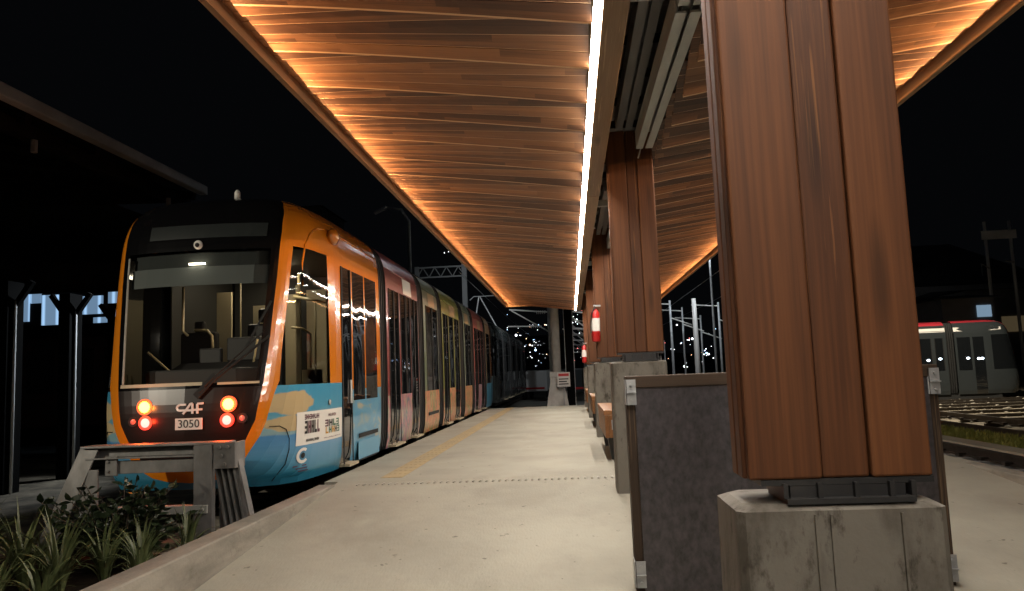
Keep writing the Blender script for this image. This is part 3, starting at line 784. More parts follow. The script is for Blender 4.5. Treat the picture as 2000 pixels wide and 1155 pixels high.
ROWS = [.03, .06, .10, .11, .12, .14, .16, .19, .22, .23, .24, .25, .28, .31, .35, .40, .45, .51, .56, .62, .68, .74, .80, .85, .93, 1.0, 1.09, 1.14, 1.25, 1.4, 1.55, 1.7, 1.85, 2.0, 2.15, 2.3, 2.45, 2.52, 2.57, 2.60, 2.64, 2.72, 2.8, 2.88, 2.95, 3.02, 3.08, 3.14, 3.19, 3.23, 3.26, 3.29, 3.31, 3.33]

def cab_shell(T, O, mats, y_end, door, wins, win_z0, body_upper, body_lower, detail=True, flip=False):
    """nose, cab and first section of a tram; mats gives the materials; flip mirrors it end for end about y = flip"""
    def fl(q):
        return Vector((q.x, flip - q.y, q.z)) if flip else q
    ybs = [9.07, door[0], door[1]] + [v for wv in wins for v in wv] + [y_end]
    bands = ['g', 'm', 'o', 'cw', 'pil', 'door'] + ['gap', 'win'] * len(wins) + ['end']
    nsub = [7, 2, 3, 8, 2, 1] + [1, 2] * len(wins) + [1]
    grid = []
    for z in ROWS:
        m = a_x(z, lerp_t(MASK, z)) if z > .231 else 0.0
        gx = min(m * .9, a_x(z, lerp_t(GLS, z)))
        oo = max(m, a_x(z, lerp_t(OUT, z)) if z > .101 else 0.0)
        bs = [0.0, gx, m, oo] + [a_y(z, v) for v in ybs]
        for i in range(1, len(bs)): bs[i] = max(bs[i], bs[i - 1])
        cols = []
        for i in range(len(bs) - 1):
            for j in range(nsub[i]): cols.append((bs[i] + (bs[i + 1] - bs[i]) * j / nsub[i]))
        cols.append(bs[-1]); grid.append(cols)
    bandof = [b for b, n in zip(bands, nsub) for _ in range(n)]
    widx = []
    cnt = 0
    reg = {}
    V = {}
    def put(key, quad):
        ar = (quad[2] - quad[0]).cross(quad[3] - quad[1]).length
        if ar < 2e-6: return
        reg.setdefault(key, MB()).add(quad, [(0, 1, 2, 3)])
    nwin = {}
    last = None; wi = 0; tags = []
    for b in bandof:
        if b == 'win' and last != 'win': wi += 1
        tags.append((b, wi)); last = b
    for r_ in range(len(ROWS) - 1):
        z0, z1 = ROWS[r_], ROWS[r_ + 1]; zc = (z0 + z1) / 2
        for c_ in range(len(bandof)):
            b, wnum = tags[c_]
            if b == 'g': key = 'windscreen' if 1.14 < zc < 2.60 else 'mask'
            elif b == 'm': key = 'mask'
            elif b == 'o': key = 'orange'
            elif b == 'cw': key = 'low' if zc < 1.09 else ('cabwin' if zc < 2.64 else 'orange')
            elif b == 'pil': key = 'low' if zc < 1.09 else 'orange'
            elif b == 'door': key = 'door' if zc < 2.57 else 'orange'
            elif b == 'win': key = ('win', wnum) if win_z0 < zc < 2.57 else ('low2' if zc < win_z0 else 'orange')
            else: key = 'low2' if zc < 1.0 else 'orange'
            if key == 'mask' and zc < 1.09 and detail: key = 'satin'
            if zc > 3.235 and key == 'orange': key = 'roof'
            for s in (1, -1):
                q = [fl(cab_pt(z, a * s)) for z, a in ((z0, grid[r_][c_]), (z0, grid[r_][c_ + 1]), (z1, grid[r_ + 1][c_ + 1]), (z1, grid[r_ + 1][c_]))]
                if (s < 0) != bool(flip): q = q[::-1]
                put((key, s) if (key in ('door', 'cabwin') or isinstance(key, tuple)) else (key, 0), q)
    for c_ in range(len(bandof)):
        q = [fl(cab_pt(3.33, a)) for a in (grid[-1][c_], grid[-1][c_ + 1], -grid[-1][c_ + 1], -grid[-1][c_])]
        put(('mask' if bandof[c_] in 'gm' else 'roof', 0), q)
    names = {'satin': ('lamp_panel', 'satin'), 'mask': ('front_mask', mats['mask']), 'orange': ('body_shell', body_upper), 'low': ('skirt_panel', body_lower), 'low2': ('lower_panel', mats['low2']),
             'roof': ('roof', mats['roof']), 'windscreen': ('windscreen', mats['screen'])}
    out = {}
    for (key, s), mb in reg.items():
        if key in names: nm, mt = names[key]
        elif key == 'cabwin': nm, mt = 'cab_window', mats['cabwin'] if s > 0 else mats['glass']
        elif key == 'door': nm, mt = 'door', mats['glass']
        else: nm, mt = 'window', mats['glass']
        ob = mb.build(nm, mt, T, O, smooth=True)
        out[(key, s)] = ob
    return out

def section(T, O, y0, y1, lay, mats, xc=0.0, wz0=.85):
    """straight body section: lay = list of (y0, y1, kind) with kind win or door; mats: low, up, roof, glass"""
    sides = {s: {k: MB() for k in ('low', 'up', 'edge')} for s in (1, -1)}; roof = MB()
    cuts = sorted(lay)
    zs = [.03, .08, .2, .4, .6, wz0, 1.1, 1.6, 2.1, 2.45, 2.57, 2.64, 2.72, 2.8, 2.88, 2.95, 3.02, 3.08, 3.14, 3.19, 3.23, 3.26, 3.29, 3.31, 3.33]
    ysegs = []; yy = y0
    for a, b, kd in cuts:
        if a > yy: ysegs.append((yy, a, 'body'))
        ysegs.append((a, b, kd)); yy = b
    if yy < y1: ysegs.append((yy, y1, 'body'))
    for s in (1, -1):
        for ya, yb, kd in ysegs:
            gl = MB()
            for za, zb in zip(zs, zs[1:]):
                zc = (za + zb) / 2
                q = [Vector((xc + s * lerp_t(WS, za), ya, za)), Vector((xc + s * lerp_t(WS, za), yb, za)), Vector((xc + s * lerp_t(WS, zb), yb, zb)), Vector((xc + s * lerp_t(WS, zb), ya, zb))]
                if s < 0: q = q[::-1]
                if kd == 'door' and .08 < zc < 2.57 or kd == 'win' and wz0 < zc < 2.57: gl.add(q, [(0, 1, 2, 3)])
                elif zc > 3.25: roof.add(q, [(0, 1, 2, 3)])
                else: sides[s]['low' if zc < wz0 else ('up' if zc < 3.16 else 'edge')].add(q, [(0, 1, 2, 3)])
            if gl.v:
                ob = gl.build('door' if kd == 'door' else 'window', mats['glass'], T, O, smooth=True)
                fr = MB(); z0_ = .08 if kd == 'door' else wz0
                X = xc + s * 1.187
                for yq in ((ya, ya + .03), (yb - .03, yb)): fr.box(min(X, X + .008 * s), max(X, X + .008 * s), yq[0], yq[1], z0_, 2.57)
                if kd == 'door':
                    ym = (ya + yb) / 2; fr.box(min(X, X + .009 * s), max(X, X + .009 * s), ym - .025, ym + .025, z0_, 2.57)
                    st = MB(); st.box(min(X - .1 * s, X + .07 * s), max(X - .1 * s, X + .07 * s), ya, yb, .045, .075); st.build('door_step', 'beige', T, O)
                fr.build('frame', 'bellows', ob, (0, 0, 0)).location = -Vector(O)
    roof.box(xc - .6, xc + .6, y0, y1, 3.30, 3.33)
    for sy in (y0, y1):
        prof = [(xc + lerp_t(WS, z), sy, z) for z in zs] + [(xc - lerp_t(WS, z), sy, z) for z in zs[::-1]]
        roof.add(prof, [tuple(range(len(prof)))])
    # crease along the header
    for s in (1, -1):
        X = xc + s * 1.160
        sides[s]['up'].box(min(X, X + .012 * s), max(X, X + .012 * s), y0 + .01, y1 - .01, 2.875, 2.89)
    for s in (1, -1):
        sides[s]['low'].build('lower_panel', mats['low'], T, O, smooth=True); sides[s]['up'].build('upper_panel', mats['up'], T, O, smooth=True)
        sides[s]['edge'].build('roof_edge', mats['edge'], T, O, smooth=True)
    roof.build('roof', mats['roof'], T, O)

def gangway(T, O, y0, y1, xc=0.0):
    mb = MB(); n = 4
    zz = [.08, .3, 2.6, 2.8, 2.95, 3.05, 3.13, 3.2, 3.26]
    for i in range(n):
        a = y0 + (y1 - y0) * i / n; b = a + (y1 - y0) / n
        for j, w_ in enumerate((.93, .975)):
            prof = [(xc + w_ * lerp_t(WS, z), z) for z in zz]; prof += [(2 * xc - x, z) for x, z in prof[::-1]]
            ya, yb = a + (b - a) * j / 2, a + (b - a) * (j + 1) / 2; m_ = len(prof)
            mb.add([(x, ya, z) for x, z in prof] + [(x, yb, z) for x, z in prof], [tuple(range(m_)), tuple(range(m_, 2 * m_))[::-1]] + [(q, m_ + q, m_ + (q + 1) % m_, (q + 1) % m_) for q in range(m_)])
    mb.build('gangway_bellows', 'bellows', T, O)

def text_mesh(body, size, parent, mat, mw, name, extrude=.002, sx=1.0):
    cu = D.curves.new("txt", 'FONT'); cu.body = body; cu.size = size; cu.align_x = 'CENTER'; cu.align_y = 'CENTER'; cu.extrude = extrude; cu.space_character = 1.02
    to = D.objects.new("txt", cu); COL.objects.link(to)
    bpy.context.view_layer.update()
    me = D.meshes.new_from_object(to.evaluated_get(bpy.context.evaluated_depsgraph_get()))
    D.objects.remove(to); D.curves.remove(cu)
    me.transform(Matrix.Scale(sx, 4, (1, 0, 0))); me.transform(mw)
    me.materials.clear(); me.materials.append(MT[mat])
    ob = D.objects.new(name, me); COL.objects.link(ob); ob.parent = parent
    return ob

# ---- the painted tram at the platform.  Built about its own centre line, nose at y = 7.82
TO = (0, 7.8, -.33)
tram = thing("painted_tram", "orange nosed tram with colourful printed sides and glowing tail lamps at the platform", "tram", (XC, 7.8, -.33))
mats = dict(mask='mask', low2='artblue', roof='tramroof', screen='clear', cabwin='clear', glass='glass')
cab = cab_shell(tram, TO, mats, 11.5, (9.52, 9.95), [(10.04, 10.62), (10.67, 11.30)], .85, 'orange', 'sea')
def patch(z0, z1, xa, xb, off, name, mat, parent, nz=6, nx=8, byY=False):
    mb = MB()
    ff = (lambda z, v: math.copysign(a_y(z, abs(v)), 1)) if byY else (lambda z, v: math.copysign(a_x(z, abs(v)), v))
    P = [[cab_pt(z0 + (z1 - z0) * i / nz, ff(z0 + (z1 - z0) * i / nz, xa + (xb - xa) * j / nx), off) for j in range(nx + 1)] for i in range(nz + 1)]
    for i in range(nz):
        for j in range(nx): mb.add([P[i][j], P[i][j + 1], P[i + 1][j + 1], P[i + 1][j]], [(0, 1, 2, 3)])
    po = TO if parent is tram else (0, 0, 0)
    ob = mb.build(name, mat, parent, po, smooth=True)
    if parent is not tram: ob.location = -Vector(TO)
    return ob
for ob in [cab[('door', s)] for s in (1, -1)]:
    s = 1 if ob is cab[('door', 1)] else -1
    X = s * 1.187; fr = MB()
    for yq in ((9.52, 9.56), (9.92, 9.95)): fr.box(min(X, X + .008 * s), max(X, X + .008 * s), yq[0], yq[1], .06, 2.57)
    fr.build('frame', 'bellows', ob, (0, 0, 0)).location = -Vector(TO)
    st = MB(); st.box(min(X - .1 * s, X + .075 * s), max(X - .1 * s, X + .075 * s), 9.53, 9.95, .045, .078); st.build('door_step', 'beige', tram, TO)
    hd = MB(); hd.tube([(X + .012 * s, 9.87, .82), (X + .012 * s, 9.87, 1.12)], .014, 8); hd.build('handle', 'chrome', ob, (0, 0, 0)).location = -Vector(TO)
# front equipment
patch(2.74, 2.90, -.56, .76, .006, 'destination_display', 'display', tram)
mb = MB()
for x_, zt in ((-.41, .915), (.45, .915)): pass
def lamp(x_, z_, r_, mat, nm):
    c = cab_pt(z_, math.copysign(a_x(z_, abs(x_)), x_), .0)
    mb = MB(); mb.ball(c, r_, 16, 0, 1, .45, 1); ob = mb.build(nm, mat, tram, TO, smooth=True)
    rg_ = MB(); rg_.tube([c + Vector((0, -.012, 0)), c + Vector((0, .02, 0))], r_ * 1.34, 20); rg_.build('bezel_halo', {'lampamber': 'haloamber', 'lampred': 'halored'}.get(mat, 'bellows'), ob, (0, 0, 0)).location = -Vector(TO)  # glowing ring imitates the lamp's halo; the reflector gets a plain bezel
def glow(x_, z_, e_, col, rad):
    c = cab_pt(z_, math.copysign(a_x(z_, abs(x_)), x_), 0)
    l = D.lights.new("lamp_light", 'POINT'); l.energy = e_; l.color = col; l.shadow_soft_size = .02
    ob = D.objects.new("lamp_light", l); COL.objects.link(ob); ob.parent = tram; ob.location = c + Vector((0, -rad, 0)) - Vector(TO)
for sx in (-.44, .47):
    glow(sx, .915, 3, (1.0, .22, .02), .11); glow(sx * .97, .75, 3, (1.0, .04, .01), .11)
    lamp(sx, .915, .064, 'lampamber', 'upper_lamp'); lamp(sx * .97, .75, .056, 'lampred', 'lower_lamp'); lamp(sx * 1.3, .765, .04, 'reflector', 'reflector')
# operator letters: a C with a tail, an A sharing the C's stroke, and an F
def stroke(mb, pts, r_):
    for a, b in zip(pts, pts[1:]):
        mb.beam(a, b, r_, .010, up=(0, -1, 0))
mb = MB(); yl = lerp_t(NS, .885) - .006
def lp(u, v): return Vector((.055 + (u - .5) * .285, yl + .02 * (abs(u - .5) * 2) ** 2 * .5, .825 + v * .115))
stroke(mb, [lp(.40, .88), lp(.16, .88), lp(.05, .74), lp(.04, .52), lp(.12, .36), lp(.55, .36), lp(1.0, .42)], .022)
stroke(mb, [lp(.28, .04), lp(.38, .30), lp(.57, .95), lp(.64, .95), lp(.64, .04)], .022)
stroke(mb, [lp(.82, .04), lp(.82, .92), lp(1.04, .95)], .022); stroke(mb, [lp(.82, .40), lp(1.0, .42)], .022)
mb.build('maker_letters', 'chrome', tram, TO)
yp = lerp_t(NS, .725) - .010
mb = MB(); mb.box(-.09, .205, yp, yp + .006, .665, .785); plate = mb.build('number_plate', 'white', tram, TO, bevel=.003)
text_mesh("3050", .118, plate, 'ink', Matrix.Translation(Vector((.058, yp - .003, .724)) - Vector(TO)) @ Matrix.Rotation(R(90), 4, 'X'), 'number', sx=1.0)
# camera ring, beacon, wiper, screen trim
cc = cab_pt(2.66, a_x(2.66, .03), .01)
mb = MB(); mb.ball(cc, .052, 16, 0, 1, .55, 1); cm = mb.build('camera_dome', 'white', tram, TO, smooth=True)
mb = MB(); mb.ball(cc + Vector((0, -.02, -.005)), .026, 12); mb.build('lens', 'bellows', cm, (0, 0, 0), smooth=True).location = -Vector(TO)
mb = MB(); mb.tube([(.18, 8.75, 3.32), (.18, 8.75, 3.40), (.18, 8.75, 3.43)], [.035, .035, .015], 10); mb.build('roof_beacon', 'white', tram, TO, smooth=True)
w0, w1 = cab_pt(1.04, a_x(1.04, .17), .03), cab_pt(1.62, a_x(1.62, .84), .045)
w2, w3 = cab_pt(1.10, a_x(1.10, .22), .05), cab_pt(1.66, a_x(1.66, .78), .05)
mb = MB(); mb.tube([w0, (w0 + w1) / 2 + Vector((0, -.02, 0)), w1], .014, 8); mb.tube([w2, w3], .009, 8)
mb.beam(cab_pt(1.0, a_x(1.0, .13), .025), cab_pt(1.22, a_x(1.22, .33), .035), .07, .02, up=(0, -1, 0)); mb.beam(cab_pt(1.5, a_x(1.5, .62), .03), cab_pt(2.0, a_x(2.0, .84), .03), .022, .012, up=(0, -1, 0))
mb.build('wiper', 'bellows', tram, TO)
patch(1.12, 1.155, -.765, .18, .004, 'screen_trim', 'beige', tram, 1, 12)
patch(1.12, 1.145, .34, .765, .004, 'screen_trim', 'beige', tram, 1, 6)
mb = MB()
for x0_, x1_ in ((-.70, -.62),):
    P0 = [cab_pt(1.16 + .14 * i, -a_x(1.16 + .14 * i, lerp_t(GLS, 1.16 + .14 * i) - .02), .003) for i in range(11)]
    mb.tube(P0, .011, 6)
mb.build('screen_edge', 'greysteel', tram, TO)
patch(2.22, 2.43, -.80, .86, -.05, 'sun_blind', 'blind', tram)
patch(2.435, 2.60, -.80, .86, -.075, 'upper_blind', 'blind2', tram)
# side pods with cameras high on the shoulders, both sides; lower corner caps
for s in (1, -1):
    c = cab_pt(2.90, s * a_y(2.90, 9.3), .03)
    mb = MB(); mb.ball(c, .13, 14, 0, .55, 1.15, .8); pod = mb.build('camera_pod', 'orange', tram, TO, smooth=True)
    P0 = [cab_pt(z, s * a_y(z, y), .004) for y, z in ((8.42, 2.2), (8.44, 2.45), (8.52, 2.68), (8.66, 2.83), (8.85, 2.93), (9.1, 2.97), (9.4, 2.97), (10.4, 2.96), (11.48, 2.95))]
    mb = MB(); mb.tube(P0, .012, 6); mb.build('moulding', 'orange', tram, TO, smooth=True)
    P0 = [cab_pt(z, s * a_y(z, y), .002) for y, z in ((7.97, .66), (8.03, .66), (8.09, .62), (8.13, .52), (8.14, .40), (8.13, .25), (8.11, .08))]
    mb = MB(); mb.tube(P0, .005, 6); mb.build('hatch_seam', 'bellows', tram, TO)
    if s < 0: pass
# poster on the lower side: white sheet with two blocks of print
po = patch(.425, .785, 8.22, 9.49, .004, 'poster', 'white', tram, 4, 10, byY=True)
def glyphs(y0, y1, z0, z1, n, mats_, seed, thick=.5):
    rr = random.Random(seed); groups = {}
    wdt = (y1 - y0) / n
    for i in range(n):
        a, b = y0 + i * wdt + wdt * .08, y0 + (i + 1) * wdt - wdt * .08
        mt = mats_[i % len(mats_)]; mb = groups.setdefault(mt, MB())
        h = z1 - z0; kinds = rr.choice(['H', 'E', 'A', 'L', 'N'])
        def bar(ya, yb, za, zb):
            q = [cab_pt(z, a_y(z, y), .007) for y, z in ((ya, za), (yb, za), (yb, zb), (ya, zb))]
            mb.add(q, [(0, 1, 2, 3)])
        t_ = (b - a) * .32 * thick * 2
        if kinds in 'HNA': bar(a, a + t_, z0, z1); bar(b - t_, b, z0, z1); bar(a, b, z0 + h * .4, z0 + h * .62)
        elif kinds == 'E': bar(b - t_, b, z0, z1); [bar(a, b, z0 + h * f, z0 + h * (f + .2)) for f in (0, .4, .8)]
        else: bar(a, a + t_, z0, z1); bar(a, b, z0, z0 + h * .25)
    for mt, mb in groups.items(): mb.build('print', mt, po, (0, 0, 0)).location = -Vector(TO)
MT['pink'] = pr("print plum", (0.10, 0.03, 0.05), .5); MT['gold'] = pr("print amber", (0.55, 0.28, 0.03), .5); MT['green'] = pr("print green", (0.02, 0.12, 0.07), .5)
glyphs(8.36, 8.72, .70, .755, 9, ['pink'], 3, .4)
glyphs(8.36, 8.74, .545, .685, 5, ['ink', 'pink', 'ink', 'ink', 'pink'], 4, .62)
glyphs(8.40, 8.72, .455, .485, 10, ['ink'], 5, .5)
glyphs(8.98, 9.24, .70, .735, 8, ['pink'], 6, .4)
glyphs(8.88, 9.36, .585, .665, 4, ['pink', 'ink', 'green', 'green'], 8, .5)
glyphs(8.90, 9.38, .505, .58, 5, ['gold', 'green', 'gold', 'ink', 'green'], 9, .5)
glyphs(8.86, 9.42, .452, .465, 16, ['pink'], 10, .3)
# operator badge under the poster
mb = MB()
cB = lambda r_, t: cab_pt(.315 + r_ * math.sin(t), a_y(.315 + r_ * math.sin(t), 8.36 + 1.35 * r_ * math.cos(t)), .005)
for i in range(14):
    t0, t1 = R(50 + i * 19.3), R(50 + (i + 1) * 19.3)
    mb.add([cB(.052, t0), cB(.085, t0), cB(.085, t1), cB(.052, t1)], [(0, 1, 2, 3)])
bd = mb.build('badge', 'white', tram, TO)
mb = MB(); mb.add([cB(.03, R(a)) for a in range(0, 360, 30)], [tuple(range(12))]); mb.build('badge_centre', 'ink', bd, (0, 0, 0)).location = -Vector(TO)
mb = MB()
for i in range(3): mb.add([cab_pt(z, a_y(z, y), .004) for y, z in ((8.22 + .05 * i, .20 - .03 * i), (8.45 + .03 * i, .20 - .03 * i), (8.45 + .03 * i, .212 - .03 * i), (8.22 + .05 * i, .212 - .03 * i))], [(0, 1, 2, 3)])
mb.build('small_print', 'pink', tram, TO)
mb = MB(); mb.ball(cab_pt(.865, a_y(.865, 9.02), .01), .03, 10, 0, .5, 1.2, 1.2); mb.build('side_latch', 'greysteel', tram, TO)
mb = MB(); mb.box(1.185, 1.193, 10.25, 11.25, .345, .40); mb.box(1.185, 1.188, 10.2, 11.2, .04, .28); mb.build('vent_slot', 'bellows', tram, TO)
mb = MB(); mb.box(1.185, 1.191, 10.2, 11.3, .06, .30); mb.build('hatch', 'sky', tram, TO, bevel=.004)
# cab interior
mb = MB()
mb.box(-.98, .98, 8.35, 11.4, .38, .40); mb.build('cab_floor', 'desk', tram, TO)
mb = MB()
mb.prism([(-.66, 8.25), (-.45, 8.08), (.45, 8.08), (.66, 8.25), (.72, 8.55), (.45, 8.75), (-.45, 8.75), (-.72, 8.55)], .42, 1.30)
mb.prism([(-.5, 8.45), (.55, 8.45), (.5, 8.8), (-.45, 8.8)], 1.30, 1.38, top=[(-.42, 8.55), (.5, 8.55), (.45, 8.78), (-.38, 8.78)])
mb.box(.10, .62, 8.62, 8.70, 1.38, 1.66); mb.box(-.25, .02, 8.66, 8.72, 1.36, 1.55)
mb.build('driver_desk', 'desk', tram, TO, bevel=.02)
mb = MB()
mb.box(-.76, -.30, 9.20, 9.32, 1.05, 1.78); mb.box(-.76, -.30, 8.95, 9.32, .95, 1.08); mb.box(-.60, -.46, 9.22, 9.30, 1.78, 1.92)
mb.box(.05, .50, 9.30, 9.44, 1.00, 1.86); mb.box(.05, .5, 9.0, 9.40, .9, 1.02); mb.box(.18, .38, 9.32, 9.42, 1.88, 2.05)
mb.build('cab_seats', 'desk', tram, TO, bevel=.03)
mb = MB()
mb.tube([(-.70, 9.16, 2.35), (-.70, 9.16, 1.80), (-.62, 9.12, 1.74)], .016, 8); mb.tube([(-.52, 9.1, 1.80), (-.36, 9.1, 1.79), (-.30, 9.1, 1.72), (-.28, 9.1, 1.30)], .018, 8)
mb.tube([(.40, 10.2, .4), (.40, 10.2, 2.6)], .02, 8); mb.tube([(-.16, 9.6, .4), (-.16, 9.6, 2.5)], .010, 8); mb.tube([(.44, 9.9, 2.25), (.95, 9.6, 2.12)], .02, 8)
mb.tube([(.62, 10.0, 1.3), (.62, 10.0, 1.75), (.55, 9.9, 1.82), (.4, 9.9, 1.84)], .016, 8); mb.tube([(.72, 9.9, 1.2), (.73, 9.9, 2.2)], .012, 8)
mb.tube([(-.72, 8.4, 1.52), (-.52, 8.5, 1.30), (-.50, 8.5, 1.1)], .013, 8); mb.tube([(.52, 8.5, 1.62), (.44, 8.55, 1.3)], .012, 8)
mb.build('hand_rails', 'yellowpole', tram, TO, smooth=True)
mb = MB()
mb.box(-.62, -.42, 9.9, 9.94, .9, 2.35); mb.box(-.12, .04, 9.9, 9.94, .5, 2.15); mb.box(.12, .42, 11.3, 11.34, .5, 2.5); mb.box(-.02, .16, 10.9, 10.94, .5, 2.4); mb.box(.46, .52, 9.9, 9.94, .5, 2.4)
mb.box(-.20, .35, 11.3, 11.36, .4, 1.3)
mb.box(-.45, -.14, 11.36, 11.4, .5, 2.4); mb.box(.44, .9, 11.36, 11.4, .6, 2.3)
mb.build('saloon_panels', 'beige2', tram, TO)
mb = MB(); mb.box(-1.05, 1.05, 11.42, 11.46, .1, 3.1); mb.box(-1.0, 1.0, 8.9, 11.4, 2.70, 2.73); mb.box(-1.10, -1.08, 9.6, 11.4, .4, 2.7); mb.box(1.08, 1.10, 10.0, 11.4, .4, 2.7)
mb.build('interior_lining', 'lining', tram, TO)
mb = MB(); mb.box(-.3, .35, 9.75, 10.0, 2.66, 2.69); mb.box(-.5, -.35, 10.6, 10.9, 2.66, 2.69); mb.build('ceiling_light', 'inlight', tram, TO)
mb = MB(); mb.box(-.08, .10, 8.082, 8.10, 2.445, 2.462); mb.build('cab_light', 'inlight', tram, TO)
# body sections behind the cab
base = dict(glass='glass', roof='tramroof')
gangway(tram, TO, 11.5, 11.95)
section(tram, TO, 11.95, 14.5, [(12.1, 12.82, 'door'), (12.95, 13.35, 'win'), (13.40, 13.72, 'win'), (13.80, 14.42, 'door')], dict(base, low='artpink', up='maroon', edge='rose'))
gangway(tram, TO, 14.5, 15.05)
section(tram, TO, 15.05, 16.7, [(15.3, 15.95, 'win'), (16.0, 16.6, 'win')], dict(base, low='artsalmon', up='sage', edge='silver'))
gangway(tram, TO, 16.7, 17.26)
section(tram, TO, 17.26, 20.0, [(17.4, 18.1, 'door'), (18.25, 18.9, 'win'), (19.1, 19.85, 'door')], dict(base, low='artsalmon', up='olive', edge='sage'))
gangway(tram, TO, 20.0, 20.8)
section(tram, TO, 20.8, 22.3, [(21.0, 21.6, 'win'), (21.65, 22.2, 'win')], dict(base, low='artsalmon', up='greygreen', edge='silver'))
gangway(tram, TO, 22.3, 22.94)
section(tram, TO, 22.94, 25.6, [(23.1, 23.8, 'door'), (23.95, 24.6, 'win'), (24.75, 25.45, 'door')], dict(base, low='artpink', up='rose', edge='rose'))
gangway(tram, TO, 25.6, 26.2)
section(tram, TO, 26.2, 27.6, [(26.35, 27.4, 'win')], dict(base, low='sky', up='cream', edge='orange'))
cab_shell(tram, TO, dict(mask='mask', low2='sky', roof='tramroof', screen='mask', cabwin='glass', glass='glass'), 9.6, (9.3, 9.4), [(9.42, 9.5)], .85, 'orange', 'sky', flip=27.6 + 9.6)
# stickers on the header panels
for (ya, yb, za, zb) in ((13.2, 13.9, 2.585, 2.86), (15.6, 16.3, 2.585, 2.86), (18.4, 19.2, 2.585, 2.86), (21.1, 21.8, 2.585, 2.86), (24.0, 24.7, 2.585, 2.86)):
    mb = MB(); mb.add([(lerp_t(WS, z) + .012, y, z) for y, z in ((ya, za), (yb, za), (yb, 2.62), (ya, 2.62))] + [(lerp_t(WS, z) + .012, y, z) for y, z in ((yb, zb), (ya, zb))], [(0, 1, 2, 3), (3, 2, 4, 5)])
    st = mb.build('sticker', 'cream' if ya > 15 else 'white', tram, TO)
mb = MB(); mb.box(1.187, 1.195, 15.35, 16.5, .36, .42); mb.build('vent_slot', 'bellows', tram, TO)
# underframe, wheels, roof boxes
mb = MB(); mb.box(-1.0, 1.0, 8.5, 11.5, .04, .07); mb.box(-1.05, 1.05, 11.9, 28.0, .02, .06)
for yy in (9.6, 15.2, 21.0, 26.3): mb.box(-.95, .95, yy, yy + 1.5, -.18, .05)
mb.build('underframe', 'under', tram, TO)
for yy in (9.8, 10.9, 15.4, 16.5, 21.2, 22.2):
    mb = MB()
    for sx in (-.72, .72): mb.tube([(sx - .06, yy, -.05), (sx + .06, yy, -.05)], .28, 18)
    mb.tube([(-.7, yy, -.05), (.7, yy, -.05)], .06, 8); mb.build('wheelset', 'rail', tram, TO)
for ya, yb in ((12.3, 14.2), (17.5, 19.7), (23.2, 25.2)):
    mb = MB(); mb.prism([(-.62, ya), (.62, ya), (.62, yb), (-.62, yb)], 3.32, 3.46, top=[(-.5, ya + .1), (.5, ya + .1), (.5, yb - .1), (-.5, yb - .1)]); mb.build('roof_box', 'tramroof', tram, TO)

# ---- the dark tram coupled up behind it
TO2 = (0, 29.6, -.33)
t2 = thing("dark_tram", "unlit dark grey tram standing on the rails behind the orange nosed one", "tram", (XC, 29.6, -.33))
base = dict(glass='glass', roof='tramroof', low='darktram', up='darktram', edge='silver')
cab_shell(t2, (0, 7.8, -.33), dict(mask='mask', low2='darktram', roof='tramroof', screen='mask', cabwin='glass', glass='glass'), 11.0, (9.52, 9.95), [(10.04, 10.9)], .85, 'darktram', 'darktram')
TO2 = (0, 7.8, -.33)
yy = 11.0
for i in range(4):
    gangway(t2, TO2, yy, yy + .5); yy += .5
    section(t2, TO2, yy, yy + 3.6, [(yy + .2, yy + .95, 'door'), (yy + 1.1, yy + 2.4, 'win'), (yy + 2.6, yy + 3.4, 'door')], base); yy += 3.6
mb = MB(); mb.box(-1.05, 1.05, 9, yy, -.1, .05); mb.build('underframe', 'under', t2, TO2)
for s in (1, -1):
    mb = MB(); c = cab_pt(.62, s * a_x(.62, .5), .0); mb.ball(c, .06, 10); mb.build('headlamp', 'white', t2, TO2)
mb = MB()
yb = 15.5
mb.tube([(.55, yb, 3.45), (-.25, yb + .2, 5.0)], .03, 6); mb.tube([(-.55, yb, 3.45), (-.3, yb + .2, 5.0)], .03, 6)
mb.tube([(-.75, yb + .2, 4.85), (-.55, yb + .2, 5.02), (.55, yb + .2, 5.02), (.75, yb + .2, 4.85)], .025, 6); mb.box(-.6, .6, yb - .4, yb + .6, 3.33, 3.45)
mb.build('pantograph', 'galv', t2, TO2)

# ---- the grey tram across the yard, nose to the right
t3 = thing("grey_tram", "grey tram with red and white roof line parked across the yard on the right", "tram", (18.15, 33.2, -.72), rz=R(84))
t3.scale = (.9, .9, .9)
cab_shell(t3, TO2, dict(mask='tramred', low2='tramgrey', roof='tramred', screen='mask', cabwin='glass', glass='glass'), 10.6, (9.40, 9.85), [(9.95, 10.5)], 1.1, 'tramgrey', 'tramgrey')
yy = 10.6
for i in range(2):
    gangway(t3, TO2, yy, yy + .35); yy += .35
    section(t3, TO2, yy, yy + 2.9, [(yy + .12, yy + .5, 'win'), (yy + .62, yy + 1.6, 'win'), (yy + 1.72, yy + 2.7, 'win')], dict(glass='glass', roof='tramred', low='tramgrey', up='tramgrey', edge='tramred'), wz0=1.1); yy += 2.9
mb = MB(); mb.box(-1.05, 1.05, 8.8, yy, -.25, .05); mb.build('underframe', 'under', t3, TO2)
for s in (1, -1):
    mb = MB(); mb.add([cab_pt(z, s * a_y(z, y), .008) for y, z in ((8.6, 2.86), (8.6, 2.98), (9.0, 3.02), (10.6, 3.02), (10.6, 2.84), (9.0, 2.84))], [(0, 1, 2, 3, 4, 5) if s < 0 else (5, 4, 3, 2, 1, 0)])
    mb.add([(s * (lerp_t(WS, z) + .008), y, z) for y, z in ((10.95, 2.84), (yy, 2.84), (yy, 3.02), (10.95, 3.02))], [(0, 1, 2, 3)])
    mb.build('white_stripe', 'tramwhite', t3, TO2)
